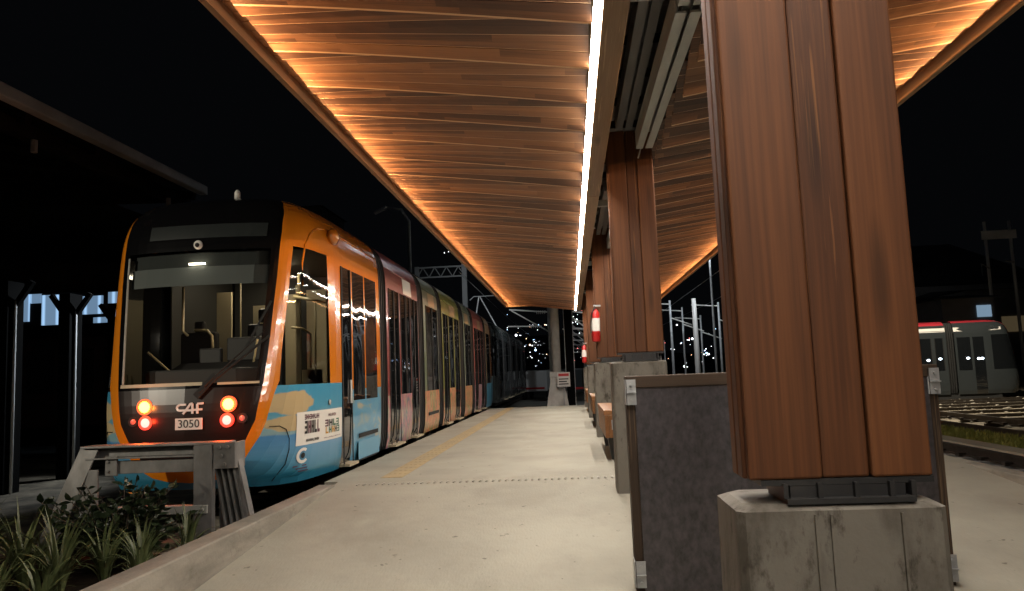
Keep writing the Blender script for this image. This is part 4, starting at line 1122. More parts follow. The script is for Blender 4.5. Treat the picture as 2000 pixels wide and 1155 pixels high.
MT['coolglint'] = emit("cool window glint", (0.75, 0.88, 1.0), 5.0)  # emission stands in for floodlight reflections on the side windows
mb = MB()
for y_ in (9.52, 9.66, 10.1, 11.25, 11.75, 12.3, 12.5, 12.72): mb.ball((-1.183, y_, 1.62 + .03 * math.sin(y_ * 9)), .055, 8, 0, .3, 1.5, 1)
mb.build('window_glints', 'coolglint', t3, TO2)
# ------------------------------------------------------------------ buffer stop
BY = 7.3
t = thing("buffer_stop", "grey steel buffer stop with splayed legs right in front of the orange tram", "buffer stop", (-4.05, BY, ZG))
o = (-4.05, BY, ZG)
mb = MB()
mb.box(-4.74, -3.30, BY - .14, BY + .10, .555, .575); mb.box(-4.70, -3.30, BY - .02, BY + .0, .46, .555); mb.box(-4.70, -3.30, BY - .12, BY + .10, .445, .46)
mb.build("beam", "buffer", t, o, bevel=.004)
mb = MB(); mb.box(-4.52, -3.60, BY - .06, BY - .04, .30, .425); mb.box(-4.52, -4.40, BY - .085, BY - .061, .285, .47)
for zz in (.33, .42): mb.tube([(-4.49, BY - .10, zz), (-4.49, BY - .086, zz)], .016, 8)
mb.build("lower_beam", "buffer", t, o, bevel=.004)
mb = MB(); mb.box(-3.60, -3.42, BY - .16, BY - .135, ZG, .553); mb.box(-3.52, -3.50, BY - .135, BY + .08, ZG, .553)
mb.build("post", "buffer", t, o, bevel=.003)
mb = MB(); mb.box(-4.75, -4.57, BY - .12, BY - .10, ZG, .35); mb.build("post", "buffer", t, o, bevel=.003)
mb = MB(); mb.box(-3.40, -3.19, BY - .17, BY - .15, .33, .575); mb.box(-3.21, -3.19, BY - .149, BY + .06, .33, .575)
for dx, zz in ((-.22, .53), (-.14, .53), (-.20, .45), (-.17, .37)): mb.tube([(-3.12 + dx, BY - .19, zz), (-3.12 + dx, BY - .171, zz)], .02, 8)
mb.build("end_plate", "buffer", t, o, bevel=.004)
mb = MB()
for i in range(5):
    x_ = -3.44 + .055 * i
    mb.beam((x_, BY - .05, .50), (x_ + .19 + .012 * i, BY - .05, ZG), .018, .10, up=(0, 1, 0))
mb.add([(-3.46, BY + .03, .5), (-3.22, BY + .03, .5), (-3.05, BY + .03, ZG), (-3.42, BY + .03, ZG), (-3.46, BY + .045, .5), (-3.22, BY + .045, .5), (-3.05, BY + .045, ZG), (-3.42, BY + .045, ZG)], [(0, 1, 2, 3), (7, 6, 5, 4), (0, 4, 5, 1), (1, 5, 6, 2), (2, 6, 7, 3), (3, 7, 4, 0)])
mb.build("ribbed_brace", "buffer", t, o)
mb = MB()
mb.add([(-4.74, BY - .10, .55), (-4.58, BY - .10, .55), (-5.04, BY - .22, ZG), (-5.21, BY - .22, ZG), (-4.74, BY - .08, .55), (-4.58, BY - .08, .55), (-5.04, BY - .20, ZG), (-5.21, BY - .20, ZG)], [(0, 1, 2, 3), (7, 6, 5, 4), (0, 4, 5, 1), (1, 5, 6, 2), (2, 6, 7, 3), (3, 7, 4, 0)])
mb.add([(-4.76, BY - .10, .56), (-4.74, BY - .10, .55), (-5.21, BY - .22, ZG), (-5.23, BY - .22, ZG), (-4.76, BY + .04, .56), (-4.74, BY + .04, .55), (-5.21, BY + .02, ZG), (-5.23, BY + .02, ZG)], [(0, 1, 2, 3), (7, 6, 5, 4), (0, 4, 5, 1), (1, 5, 6, 2), (2, 6, 7, 3), (3, 7, 4, 0)])
mb.build("brace", "buffer", t, o)
mb = MB(); mb.box(-4.55, -3.455, BY - .19, BY - .165, -.075, .0); mb.box(-4.55, -3.455, BY - .165, BY - .10, -.01, .0)
mb.tube([(-3.52, BY - .20, -.035), (-3.48, BY - .20, -.035)], .012, 6)
mb.build("cross_bar", "greysteel", t, o, bevel=.003)

# ------------------------------------------------------------------ planting
MT['strap'] = noisy("strappy leaves", (0.06, 0.085, 0.03), (0.12, 0.14, 0.06), (30, 30, 4), (0.35, 0.5), 3)
MT['leaf'] = noisy("broad leaves", (0.014, 0.024, 0.012), (0.028, 0.042, 0.018), (9, 9, 9), (0.22, 0.4), 3)
MT['twig'] = pr("twig bark", (0.06, 0.045, 0.03), .8)
def strappy(seed):
    rr = random.Random(seed); mb = MB()
    for i in range(34):
        a = rr.random() * 6.283; ln = rr.uniform(.32, .62); lean = rr.uniform(.12, .95); wd = rr.uniform(.008, .016)
        vs = []; n = 7
        px_, pz_ = rr.uniform(0, .03), 0.0
        th = R(88) - lean * .25
        for j in range(n + 1):
            f = j / n; ww = wd * (1 - f ** 2.2) * (.6 + .8 * min(1, f * 3)) + .0006
            cx, cy = px_ * math.cos(a), px_ * math.sin(a)
            vs += [(cx - math.sin(a) * ww, cy + math.cos(a) * ww, pz_ + ww * .35), (cx, cy, pz_), (cx + math.sin(a) * ww, cy - math.cos(a) * ww, pz_ + ww * .35)]
            px_ += math.cos(th) * ln / n; pz_ += math.sin(th) * ln / n; th -= lean * .42 * (0.4 + f * 1.3)
        fs = []
        for j in range(n): fs += [(3 * j, 3 * j + 1, 3 * j + 4, 3 * j + 3), (3 * j + 1, 3 * j + 2, 3 * j + 5, 3 * j + 4)]
        mb.add(vs, fs)
    return mb
protos = []
for i in range(3):
    pl = strappy(40 + i).build("strappy_plant", "strap", loc=(0, 0, -5))
    protos.append(pl)
spots = [(-3.95, 5.75, 1.15, "striped strappy plant nearest the kerb wall, in the front of the bed"), (-4.55, 5.65, 1.2, "pale tuft of strappy leaves in the lower left corner of the view"), (-4.95, 6.05, 1.25, "tall thin leaved tuft at the left edge of the view"),
         (-3.35, 6.55, .95, "low strappy tuft at the foot of the kerb wall below the buffer stop"), (-3.62, 6.3, .9, "strappy tuft between the broad leaved shrub and the kerb wall"), (-4.35, 6.15, 1.0, "strappy tuft growing in front of the broad leaved shrub"),
         (-3.25, 5.6, .75, "small strappy tuft tucked against the kerb wall"), (-4.75, 5.25, 1.1, "front strappy tuft by the bottom edge of the view"), (-3.7, 5.2, .9, "short strappy tuft on bare soil near the bottom edge"), (-4.15, 5.35, 1.0, "strappy tuft between two others on the bare soil"),
         (-5.3, 5.7, 1.3, "tall strappy tuft cut by the left edge of the view"), (-4.35, 5.9, 1.2, "strappy tuft just left of the striped one nearest the kerb wall"), (-4.75, 6.4, 1.1, "strappy tuft left of the broad leaved shrub"), (-5.2, 6.4, 1.25, "strappy tuft at the outer left end of the bed"),
         (-3.75, 6.0, 1.0, "strappy tuft at the right foot of the broad leaved shrub"), (-3.45, 6.0, .8, "small strappy tuft beside the kerb wall in front of the buffer stop"), (-4.0, 6.35, .9, "strappy tuft poking out between the shrub's lower leaves")]
used = set()
for i, (x_, y_, sc_, lb) in enumerate(spots):
    q = i % 3
    if q not in used: ob = protos[q]; used.add(q)
    else: ob = protos[q].copy(); COL.objects.link(ob)
    ob.location = (x_, y_, -.425); ob.rotation_euler = (0, 0, i * 1.9); ob.scale = (sc_,) * 3
    tag(ob, lb, "plant", "strappy plants in the garden bed")
t = thing("leafy_shrub", "dark broad leaved shrub growing in front of the buffer stop's left leg", "shrub", (-4.0, 6.6, -.42))
rr = random.Random(11); tw = MB(); lf = MB()
for i in range(84):
    a = rr.random() * 6.283; sp = rr.uniform(.1, .62); h = rr.uniform(.25, .86)
    p0 = Vector((rr.uniform(-.06, .06), rr.uniform(-.06, .06), 0)); p2 = Vector((math.cos(a) * sp * 1.15, math.sin(a) * sp * .8, h * (1.15 - sp * .5)))
    p1 = (p0 + p2) / 2 + Vector((0, 0, .1))
    tw.tube([p0, p1, p2], [.008, .006, .003], 5)
    for j in range(15):
        f = rr.uniform(.35, 1.0); b_ = p0 * (1 - f) ** 2 + p1 * 2 * f * (1 - f) + p2 * f * f
        d = Vector((rr.gauss(0, 1), rr.gauss(0, 1), rr.gauss(.5, .6))).normalized(); s_ = d.cross(Vector((rr.gauss(0, 1), rr.gauss(0, 1), rr.gauss(0, 1)))).normalized()
        ln = rr.uniform(.07, .13); wd = ln * .24; up_ = d.cross(s_)
        b1 = b_ + d * ln * .35 + up_ * .012; b2 = b_ + d * ln * .7 + up_ * .010
        lf.add([b_, b1 + s_ * wd, b1, b1 - s_ * wd, b2 + s_ * wd * .8, b2, b2 - s_ * wd * .8, b_ + d * ln], [(0, 2, 1), (0, 3, 2), (1, 2, 5, 4), (2, 3, 6, 5), (4, 5, 7), (5, 6, 7)])
tw.build("stems", "twig", t); lf.build("leaves", "leaf", t); t.scale = (1, 1, .84)

# ------------------------------------------------------------------ old depot shed on the left
t = thing("depot_shed", "dark old depot shed with a long pale gutter edge on the left", "shed", (-9.6, 13, ZG))
o = (-9.6, 13, ZG)
mb = MB()
mb.add([(-6.45, 7.2, 4.55), (-6.45, 13.0, 4.55), (-12.5, 13.0, 5.6), (-12.5, 7.2, 5.6)], [(0, 1, 2, 3)]); mb.add([(-6.45, 7.2, 4.60), (-6.45, 13.0, 4.60), (-12.5, 13.0, 5.65), (-12.5, 7.2, 5.65)], [(3, 2, 1, 0)])
mb.add([(-8.3, 13.0, 4.55), (-8.3, 26, 4.55), (-24, 26, 5.2), (-24, 13.0, 5.2)], [(0, 1, 2, 3)]); mb.add([(-12.5, 7.2, 5.6), (-12.5, 13.0, 5.6), (-24, 13.0, 6.6), (-24, 7.2, 6.6)], [(0, 1, 2, 3)])
mb.add([(-7.0, 13.0, 4.4), (-7.0, 13.0, 4.64), (-12.5, 13.0, 5.62), (-24, 13.0, 6.6), (-24, 13.0, 4.9)], [(0, 1, 2, 3, 4)])
for yy in [7.3 + 1.4 * i for i in range(5)]: mb.beam((-6.5, yy, 4.47), (-12.5, yy, 5.5), .10, .14)
mb.build("roof", "shed", t, o)
mb = MB(); mb.box(-6.45, -6.30, 7.2, 13.0, 4.50, 4.66); mb.build("gutter", "shedtrim", t, o, bevel=.02)
mb = MB(); mb.box(-6.75, -6.62, 7.2, 13.0, 4.28, 4.46); mb.build("eaves_beam", "shed", t, o)
for yy in (8.95, 12.2):
    mb = MB(); mb.tube([(-6.6, yy, 4.28), (-6.6, yy, 4.12)], .04, 8); mb.build("drip_pipe", "shedtrim", t, o)
for px_, py_ in ((-9.75, 12.9), (-10.0, 14.95), (-10.25, 17.0)):
    mb = MB(); mb.box(px_ - .26, px_ - .03, py_ - .2, py_ + .2, ZG, 3.1)
    for sx in (-1, 1): mb.beam((px_ - .145 + sx * .1, py_, 2.65), (px_ - .145 + sx * .42, py_, 3.1), .09, .09, up=(0, 1, 0))
    mb.build("post", "blackpost", t, o)
    mb = MB(); mb.tube([(px_, py_ - .05, ZG), (px_, py_ - .05, 2.75)], .026, 10); mb.build("edge_pipe", "flatwhite", t, o, smooth=True)  # pale pipe added as the bright edge line of each post
mb = MB(); mb.box(-18, -9.9, 17.6, 17.9, 3.55, 4.8); mb.build("gable_beam", "shed", t, o)
mb = MB(); mb.box(-18, -8.5, 25.8, 26, 4.0, 5.2); mb.build("gable_beam", "shed", t, o)
# ribbed wall panels whose floodlighting is painted in as bluish emission
MT['wallglow'] = D.materials.new("glowing ribbed cladding"); m = MT['wallglow']; m.use_nodes = True
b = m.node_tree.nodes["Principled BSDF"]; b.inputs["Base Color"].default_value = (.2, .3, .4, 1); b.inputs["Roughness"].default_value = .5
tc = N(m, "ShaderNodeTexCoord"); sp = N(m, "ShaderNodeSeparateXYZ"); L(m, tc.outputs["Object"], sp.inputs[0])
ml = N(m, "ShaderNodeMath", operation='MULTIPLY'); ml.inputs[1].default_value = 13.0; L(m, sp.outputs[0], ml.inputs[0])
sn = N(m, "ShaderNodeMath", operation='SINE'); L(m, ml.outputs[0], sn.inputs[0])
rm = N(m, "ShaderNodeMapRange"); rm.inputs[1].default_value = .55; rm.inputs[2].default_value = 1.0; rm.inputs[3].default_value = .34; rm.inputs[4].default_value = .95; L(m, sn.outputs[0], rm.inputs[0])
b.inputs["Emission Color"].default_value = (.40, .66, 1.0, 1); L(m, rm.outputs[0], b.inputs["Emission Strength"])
t = thing("far_depot_wall", "dark wall with ribbed panels, floodlighting painted as bluish glow, beyond the shed posts", "wall", (-16, 24, ZG))
o = (-16, 24, ZG)
mb = MB(); mb.box(-26, -11.5, 24.2, 24.5, ZG, 5.2); mb.build("wall", "shed", t, o)
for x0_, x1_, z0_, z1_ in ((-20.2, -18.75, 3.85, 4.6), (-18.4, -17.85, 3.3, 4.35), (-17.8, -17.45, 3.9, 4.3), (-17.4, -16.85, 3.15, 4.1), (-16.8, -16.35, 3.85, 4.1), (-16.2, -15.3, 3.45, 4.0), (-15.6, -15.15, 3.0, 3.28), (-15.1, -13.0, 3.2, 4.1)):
    mb = MB(); mb.box(x0_, x1_, 24.14, 24.2, z0_ + .2, z1_ + .25); mb.build("glow_panel", "wallglow", t, o)
# old carriage under the shed
MT['oldred'] = noisy("old carriage paint", (0.07, 0.025, 0.018), (0.035, 0.02, 0.015), (1.5, 1.5, 3), (.4, .6), 5)
MT['oldglass'] = pr("dusty carriage glass", (0.02, 0.018, 0.016), .25)
t = thing("old_carriage", "dark red old carriage stored beneath the depot shed roof", "carriage", (-12.4, 20.6, ZG))
o = (-12.4, 20.6, ZG)
mb = MB(); mb.box(-18, -9.9, 19.4, 21.8, .2, 2.6); mb.build("body", "oldred", t, o, bevel=.06)
mb = MB(); mb.prism([(-18.1, 19.3), (-9.8, 19.3), (-9.8, 21.9), (-18.1, 21.9)], 2.602, 2.95, top=[(-17.9, 19.9), (-10.0, 19.9), (-10.0, 21.3), (-17.9, 21.3)]); mb.build("roof", "shed", t, o)
for i in range(7):
    mb = MB(); x_ = -17.6 + 1.08 * i; mb.box(x_, x_ + .78, 19.385, 19.40, 1.1, 2.25); mb.build("window", "oldglass", t, o)
for x_ in (-16.5, -11.5):
    mb = MB()
    for yy in (19.9, 21.3): mb.tube([(x_, yy - .06, -.1), (x_, yy + .06, -.1)], .4, 16)
    mb.box(x_ - .9, x_ + .9, 19.7, 21.5, -.05, .199); mb.build("bogie", "under", t, o)
# flood poles and spots added to light the scene, unseen in the view
MT['cooll'] = emit("added cool lamp head", (.80, .90, 1.0), 25.0)
def flood(name, label, x_, y_, zt, group=None, head='cooll', r_=.05):
    t = thing(name, label, "light pole", (x_, y_, ZG), group)
    mb = MB(); mb.tube([(0, 0, 0), (0, 0, zt - ZG)], [r_ * 1.3, r_ * .8], 10); mb.build("pole", "galv", t, smooth=True)
    mb = MB(); mb.box(-.35, .35, -.07, .07, zt - ZG, zt - ZG + .08); mb.build("bracket", "blacksteel", t)
    mb = MB(); mb.box(-.3, .3, -.15, -.07, zt - ZG - .12, zt - ZG - .005); mb.build("added_lamp_head", head, t)
    return t
def spot(name, loc, tgt, power, ang, col, parent=None, rad=.12, blend=.6):
    l = D.lights.new(name, 'SPOT'); l.energy = power; l.spot_size = R(ang); l.spot_blend = blend; l.color = col; l.shadow_soft_size = rad
    ob = D.objects.new(name, l); COL.objects.link(ob); ob.location = loc
    d = Vector(tgt) - Vector(loc); ob.rotation_euler = d.to_track_quat('-Z', 'Y').to_euler()
    return ob
flood("added_flood_pole", "added floodlight pole, unseen behind the orange nosed tram", -7.3, 18.2, 4.6)
spot("added_depot_flood", (-7.3, 18.0, 4.4), (-9.9, 13.9, 1.4), 1500, 50, (.85, .93, 1.0))  # added spot that rims the shed post pipes from behind
flood("added_flood_pole", "added floodlight pole out of view behind the ramp foot", -15.5, -5.7, 6.8)
spot("added_street_flood", (-15.5, -5.5, 6.6), (-4.9, 8.3, 1.9), 6500, 17, (1.0, .90, .72))  # added spot out of view, brightens the tram's front
flood("added_flood_pole", "tall added floodlight pole, unseen in the right hand yard", 10.2, 26.5, 8.6)
spot("added_yard_flood", (10.2, 26.3, 8.4), (13.5, 27.0, -.6), 11500, 110, (1.0, .88, .68))  # added spot, lights the gravel yard from its unseen pole

# ------------------------------------------------------------------ mast, sign and overhead line
MT['mast'] = noisy("concrete mast", (0.52, 0.51, 0.48), (0.36, 0.35, 0.33), (3, 3, 2), (.6, .8), 6)
t = thing("concrete_mast", "pale tapered mast standing on a flared base at the far end of the platform", "mast", (-.52, 28.5, ZG))
o = (0, 0, 0)
mb = MB(); mb.tube([(0, 0, 1.35), (0, 0, 8.6)], [.175, .13], 14); mb.build("shaft", "mast", t, smooth=True)
mb = MB(); mb.prism([(-.48, -.4), (.48, -.4), (.48, .4), (-.48, .4)], 0, 1.55, top=[(-.22, -.22), (.22, -.22), (.22, .22), (-.22, .22)]); mb.prism([(-.26, -.26), (.26, -.26), (.26, .26), (-.26, .26)], 1.552, 1.75); mb.build("base", "mast", t)
mb = MB(); mb.tube([(-.2, -.1, 4.7), (-2.1, -.1, 4.95)], .03, 6); mb.tube([(-.2, -.1, 5.3), (-1.9, -.1, 4.98)], .03, 6); mb.build("cantilever_arm", "tramwhite", t)
mb = MB(); mb.box(-.3, .3, -.35, -.2, 8.2, 8.4); mb.build("added_lamp_head", "cooll", t)  # lamp head added to the mast, unseen behind the canopy
spot("added_mast_flood", (-.52, 27.9, 7.55), (.6, 45, 2.0), 2600, 95, (.92, .96, 1.0))  # added spot, brightens the overhead arms past the platform
t = thing("steel_pole", "thin dark steel pole with bright edges just right of the pale mast", "pole", (-.02, 28.8, ZG))
mb = MB(); mb.box(-.15, .15, -.02, .02, 0, 7.5); mb.build("web", "blackpost", t)
for sx in (-.17, .15): mb = MB(); mb.box(sx, sx + .02, -.10, .10, 0, 7.5); mb.build("flange", "galv", t)
t = thing("notice_sign", "white notice board with a red heading fixed to the mast base", "sign", (-.30, 28.0, .62))
mb = MB(); mb.box(-.20, .26, 0, .02, -.02, .50); mb.build("board", "tramwhite", t)
mb = MB(); mb.box(-.16, .22, -.004, -.001, .36, .46); mb.build("heading", "red", t)
mb = MB()
for i in range(3): mb.box(-.15, .20 - .06 * (i % 2), -.004, -.001, .06 + .09 * i, .10 + .09 * i)
mb.build("text_lines", "desk", t)
mb = MB(); mb.box(.0, .04, .021, .06, -1.2, .5); mb.build("post", "galv", t)

def cat_mast(name, label, x_, y_, h, arm, group=None):
    t = thing(name, label, "mast", (x_, y_, ZG), group)
    mb = MB(); mb.box(-.09, .09, -.06, .06, 0, h); mb.build("pole", "galv", t)
    mb = MB(); s = 1 if arm > 0 else -1
    mb.tube([(0, 0, h - .35), (arm, 0, h - .15)], .035, 6); mb.tube([(0, 0, h - 1.3), (arm * .95, 0, h - .2)], .03, 6); mb.tube([(arm * .2, 0, h - 1.0), (arm * 1.05, 0, h - .95)], .03, 6)
    mb.build("cantilever_arm", "tramwhite", t)
    mb = MB()
    for k_ in range(5): mb.tube([(arm * (.10 + .05 * k_), -.001, h - .34 + .002 * k_), (arm * (.115 + .05 * k_), 0, h - .335)], .085, 10); mb.tube([(arm * (.25 + .05 * k_), 0, h - 1.0), (arm * (.265 + .05 * k_), 0, h - 1.0)], .075, 10)
    mb.build("insulator", "tramwhite", t)
    return t
cm0 = cat_mast("overhead_mast", "nearest overhead line mast past the platform end", 1.15, 33.5, 4.55, -1.35, "overhead line masts beyond the platform")
for i, (y_, lb) in enumerate(((39, "second overhead line mast past the platform end"), (45.5, "third overhead line mast past the platform end"), (53, "fourth overhead line mast past the platform end"), (62, "fifth overhead line mast past the platform end"), (73, "farthest overhead line mast past the platform end"))):
    copy_tree(cm0, (1.15 + .05 * i, y_, ZG), lb)
cat_mast("overhead_mast", "overhead line mast with long bright arms left of the pale mast", -.9, 36.5, 4.95, -1.9, "overhead line masts beyond the platform")

# gantry over the tracks, left
t = thing("lattice_gantry", "dim lattice gantry spanning above the dark tram", "gantry", (-5.1, 38, ZG))
mb = MB(); mb.box(-.12, .12, -.1, .1, 0, 7.35); mb.build("leg", "darkgrey", t)
mb = MB()
for zz in (6.75, 7.25): mb.beam((.1, 0, zz), (-2.4, 0, zz), .07, .07)
for i in range(8): mb.beam((-.3 * i, 0, 6.75 + .5 * (i % 2)), (-.3 * (i + 1), 0, 7.25 - .5 * (i % 2)), .04, .04)
mb.build("truss", "darkgrey", t)
mb = MB(); mb.box(-2.5, -2.3, -.1, .1, 0, 7.3); mb.build("leg", "darkgrey", t)
t = thing("yard_lamp", "hooded street lamp on a bent arm peeking out left of the canopy", "street lamp", (-6.2, 30, ZG))
mb = MB(); mb.tube([(0, 0, 0), (0, 0, 8.0), (-.3, 0, 8.5), (-.9, 0, 8.6)], [.09, .07, .06, .05], 8); mb.build("pole", "galv", t, smooth=True)
mb = MB(); mb.beam((-.9, 0, 8.62), (-1.4, 0, 8.40), .22, .10); mb.build("lamp_hood", "galv", t)

# portal and buildings on the right
t = thing("overhead_portal", "tall twin pole portal with a sign plate behind the grey tram", "portal", (24.5, 45, ZG))
for sx in (-.68, .68):
    mb = MB(); mb.tube([(sx, 0, 0), (sx, 0, 9.3)], .09, 8); mb.build("pole", "flatwhite", t, smooth=True)
mb = MB(); mb.box(-.95, .95, -.14, -.10, 8.25, 8.75); mb.build("plate", "flatwhite", t)
mb = MB(); mb.tube([(-.68, -.1, 6.6), (-1.1, -.1, 6.9), (-1.1, -.1, 6.2)], .04, 6); mb.tube([(.68, -.1, 6.9), (.2, -.1, 7.0)], .05, 6); mb.build("arm", "galv", t)
MT['bld'] = noisy("night wall", (0.26, 0.25, 0.24), (0.18, 0.17, 0.16), (.4, .4, .8), (.7, .9), 4)
MT['bldroof'] = pr("night roof", (0.05, 0.05, 0.052), .8)
MT['coolwin'] = emit("cool lit window", (.5, .75, 1.0), .35)
MT['warmwin'] = emit("dim warm window", (1.0, .75, .4), .05)
def house(name, label, x0_, x1_, y_, dpt, h, roof_h, wins, win_mat='warmwin'):
    t = thing(name, label, "building", ((x0_ + x1_) / 2, y_ + dpt / 2, ZG)); o = ((x0_ + x1_) / 2, y_ + dpt / 2, ZG)
    mb = MB(); mb.box(x0_, x1_, y_, y_ + dpt, ZG, h); mb.build("wall", "bld", t, o)
    mb = MB(); e = .4; ym = y_ + dpt / 2
    vs = [(x0_ - e, y_ - e, h + .003), (x1_ + e, y_ - e, h + .003), (x1_ + e, y_ + dpt + e, h + .003), (x0_ - e, y_ + dpt + e, h + .003), (x0_ + (dpt / 3 if roof_h > .5 else 0), ym, h + roof_h), (x1_ - (dpt / 3 if roof_h > .5 else 0), ym, h + roof_h)]
    mb.add(vs, [(0, 1, 5, 4), (2, 3, 4, 5), (1, 2, 5), (3, 0, 4), (3, 2, 1, 0)]); mb.build("roof", "bldroof", t, o)
    for (a, b, c, d) in wins:
        mb = MB(); mb.box(a, b, y_ - .06, y_ - .01, c, d); f = mb.build("window", win_mat, t, o)
    return t
house("yard_building", "dark hipped roof building far behind the grey tram", 24, 36, 60, 12, 6.5, 4.0, [(26, 28, 2.5, 4.2), (30, 32, 2.5, 4.2)])
house("yard_building", "small pale shed with a bluish lit window beside the grey tram", 19.2, 21.8, 41, 4, 4.1, .3, [(20.9, 21.6, 3.1, 3.7)], 'coolwin')
house("yard_building", "low wide building at the right edge of the yard", 26, 42, 52, 10, 5.4, .4, [(28, 33, 2.6, 3.6)])
house("city_building", "dim tower block above the tram's maroon section", -33, -29.5, 90, 10, 22.5, .3, [(-32, -31.2, 19.5, 21.2), (-30.9, -30.2, 19.5, 21.2)])
house("city_building", "low dim block above the tram's olive section", -16.8, -14.6, 84, 8, 11.0, .3, [(-16.2, -15.6, 8.5, 10)])

# poles of the yard seen between the columns
for i, (x_, y_, h, w_, mt, lb) in enumerate(((5.25, 40, 5.2, .13, 'galv', "dark steel pole just right of the second column"), (6.0, 41, 4.9, .10, 'galv', "second thin pole between the two nearest columns"), (6.4, 39.5, 5.2, .26, 'tramwhite', "white pole standing between the two nearest columns"), (7.1, 42, 4.5, .10, 'galv', "thin pole beside the white one"), (7.7, 40, 5.0, .12, 'galv', "pole half hidden by the near column's left edge"), (5.7, 47, 3.4, .08, 'galv', "short far pole in the gap between the columns"))):
    t = thing("yard_pole", lb, "pole", (x_, y_, ZG), "yard poles between the columns")
    mb = MB(); mb.tube([(0, 0, 0), (0, 0, h * .6), (0, 0, h)], [w_ * .6, w_ * .5, w_ * .42], 8); mb.build("pole", mt, t, smooth=True)
    if i in (0, 1, 3, 4):
        mb = MB(); mb.tube([(0, 0, h - .2), (-1.3, .4, h - .05)], .03, 6); mb.tube([(0, 0, h - .9), (1.1, .2, h - 1.3)], .03, 6); mb.build("arm", 'tramwhite', t)
t = thing("overhead_wires", "thin overhead wires running away beyond the platform end", "wires", (-1.2, 30, 4.2))
mb = MB()
for x_, z_ in ((-4.03, 5.05), (-.2, 4.2), (-.2, 4.75), (5.6, 4.6), (9.2, 5.4)): mb.tube([(x_ + 1.2, -1.5, z_ - 4.2), (x_ + 1.2, 20, z_ - 4.35), (x_ + 1.2, 50, z_ - 4.2)], .010, 5)
mb.build("wire", "galv", t)
spot("added_yard_flood", (6.9, 37.0, 7.6), (6.2, 44, 2), 1300, 100, (.85, .93, 1.0))  # added spot for the yard poles between the columns
flood("added_flood_pole", "added floodlight pole, unseen behind the near timber column", 6.9, 37.2, 7.8)

# parked vehicles far off
def van(label, x_, y_, mat, rz):
    t = thing("parked_van", label, "van", (x_, y_, ZG), None, rz)
    mb = MB(); pts = [(-.9, .55), (-.9, 1.9), (1.1, 1.95), (1.75, 1.2), (2.3, 1.05), (2.35, .45)]
    n = len(pts); vs = [(x, -.85, z) for x, z in pts] + [(x, .85, z) for x, z in pts]
    mb.add(vs, [tuple(range(n)), tuple(range(n, 2 * n))[::-1]] + [(i, n + i, n + (i + 1) % n, (i + 1) % n) for i in range(n)]); mb.build("body", mat, t, bevel=.05)
    for s in (-1, 1):
        mb = MB(); mb.add([(.2, s * .86, 1.25), (1.0, s * .86, 1.25), (1.55, s * .86, 1.25), (1.05, s * .86, 1.8), (.2, s * .86, 1.8)], [(0, 1, 2, 3, 4)]); mb.build("window", "mask", t)
        for wx in (-.4, 1.7):
            mb = MB(); mb.tube([(wx, s * .72, .33), (wx, s * .88, .33)], .33, 14); mb.build("wheel", "under", t)
    mb = MB(); mb.box(-.92, -.901, -.7, .7, .7, .82); mb.build("tail_bar", "red", t)
    return t
van("white van parked beyond the end of the platform", -2.3, 52, 'tramwhite', R(80))
van("dark van parked behind the mast near the far columns", .45, 47, 'tramgrey', R(100))
MT['road'] = noisy("pale road", (0.22, 0.20, 0.17), (0.16, 0.15, 0.13), (.5, .5, .5), (.7, .9), 6)
mb = MB(); mb.add([(-2.9, 30.5, ZG + .006), (3.6, 29, ZG + .006), (4.5, 70, ZG + .006), (-7, 74, ZG + .006)], [(0, 1, 2, 3)])
tag(mb.build("road", "road"), kind="structure")

# ------------------------------------------------------------------ hill with town lights
MT['hill'] = pr("dark hill", (0.012, 0.014, 0.013), .95)
mb = MB(); rr = random.Random(3); prev = None; nn = 60
rid = [(-420 + 15 * i, 17 + 7 * math.sin(i * .35) + 4 * math.sin(i * .9 + 1)) for i in range(nn)]
vs = [(x, 200, ZG - .5) for x, _ in rid] + [(x, 330, h) for x, h in rid] + [(x, 420, ZG - .5) for x, _ in rid]
mb.add(vs, [(i, i + 1, nn + i + 1, nn + i) for i in range(nn - 1)] + [(nn + i, nn + i + 1, 2 * nn + i + 1, 2 * nn + i) for i in range(nn - 1)])
tag(mb.build("hill", "hill", smooth=True), kind="structure")
def town_lamp(mat, r_):
    mb = MB(); mb.ball((0, 0, 0), r_, 8); mb.tube([(0, .02, -r_), (0, .02, -5)], .06, 5, 1)
    return mb.build("street_lamp", [mat, 'blacksteel'], smooth=True, loc=(0, 0, 0))
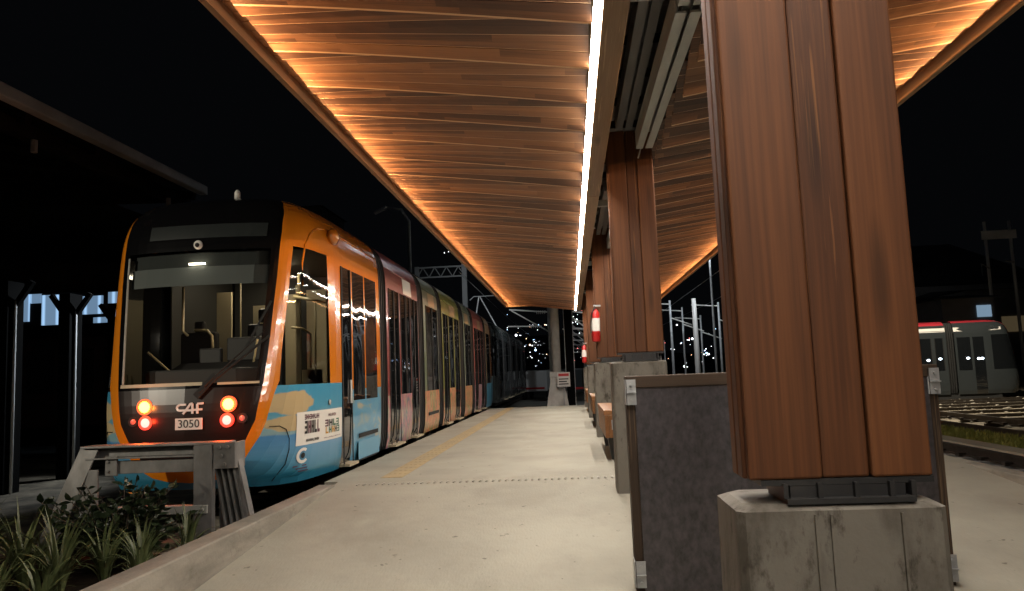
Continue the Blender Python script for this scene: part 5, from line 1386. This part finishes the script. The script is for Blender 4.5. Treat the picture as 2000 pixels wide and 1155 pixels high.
MT['lw'] = emit("town lamp white", (.9, .95, 1.0), 5.0); MT['lb'] = emit("town lamp blue", (.45, .65, 1.0), 5.0); MT['la'] = emit("town lamp amber", (1.0, .6, .35), 6.0); MT['lr'] = emit("town lamp red", (1.0, .2, .2), 6.0)
protos = {}
# (photo x, photo y, colour, size): placed on the slope by its own distance
rr = random.Random(21)
pts = []
for i in range(64): pts.append((rr.uniform(985, 1068), rr.gauss(672, 28), rr.choice('wwwwbba'), rr.uniform(.03, .15)))
for i in range(22): pts.append((rr.uniform(1108, 1140), rr.uniform(605, 705), rr.choice('wwwwr'), rr.uniform(.06, .18)))
for i in range(36): pts.append((rr.uniform(1295, 1398), rr.gauss(690, 24), rr.choice('wwwbbaar'), rr.uniform(.06, .18)))
for i in range(10): pts.append((rr.uniform(1796, 1990), rr.uniform(596, 630), rr.choice('wba'), rr.uniform(.06, .12)))
pts += [(1008, 655, 'w', .34), (1046, 684, 'b', .42), (1035, 674, 'a', .3), (1352, 662, 'w', .4), (1337, 716, 'w', .42), (1380, 690, 'b', .38), (1322, 635, 'w', .3), (1384, 692, 'w', .36), (876, 492, 'w', .16), (868, 494, 'w', .14), (921, 533, 'w', .10), (930, 538, 'w', .1)]
lab = {'w': "tiny white lamp glowing among the lights of the dark hillside", 'b': "tiny bluish lamp glowing among the lights of the dark hillside", 'a': "tiny amber lamp glowing among the lights of the dark hillside", 'r': "tiny red lamp glowing among the lights of the dark hillside"}
MI = M.to_3x3()
for (px_, py_, c_, r_) in pts:
    d = MI @ Vector((px_ - 1000, -(py_ - 577.5), -F)); yy = rr.uniform(118, 190)
    q = Vector((0, 0, EYE)) + d * (yy / d.y)
    if c_ not in protos:
        ob = town_lamp({'w': 'lw', 'b': 'lb', 'a': 'la', 'r': 'lr'}[c_], 1.0); protos[c_] = ob
    else: ob = protos[c_].copy(); COL.objects.link(ob)
    ob.location = q; ob.scale = (r_ * .58, r_ * .58, r_ * .58)
    tag(ob, lab[c_], "street lamp", "town lights on the far hillside")
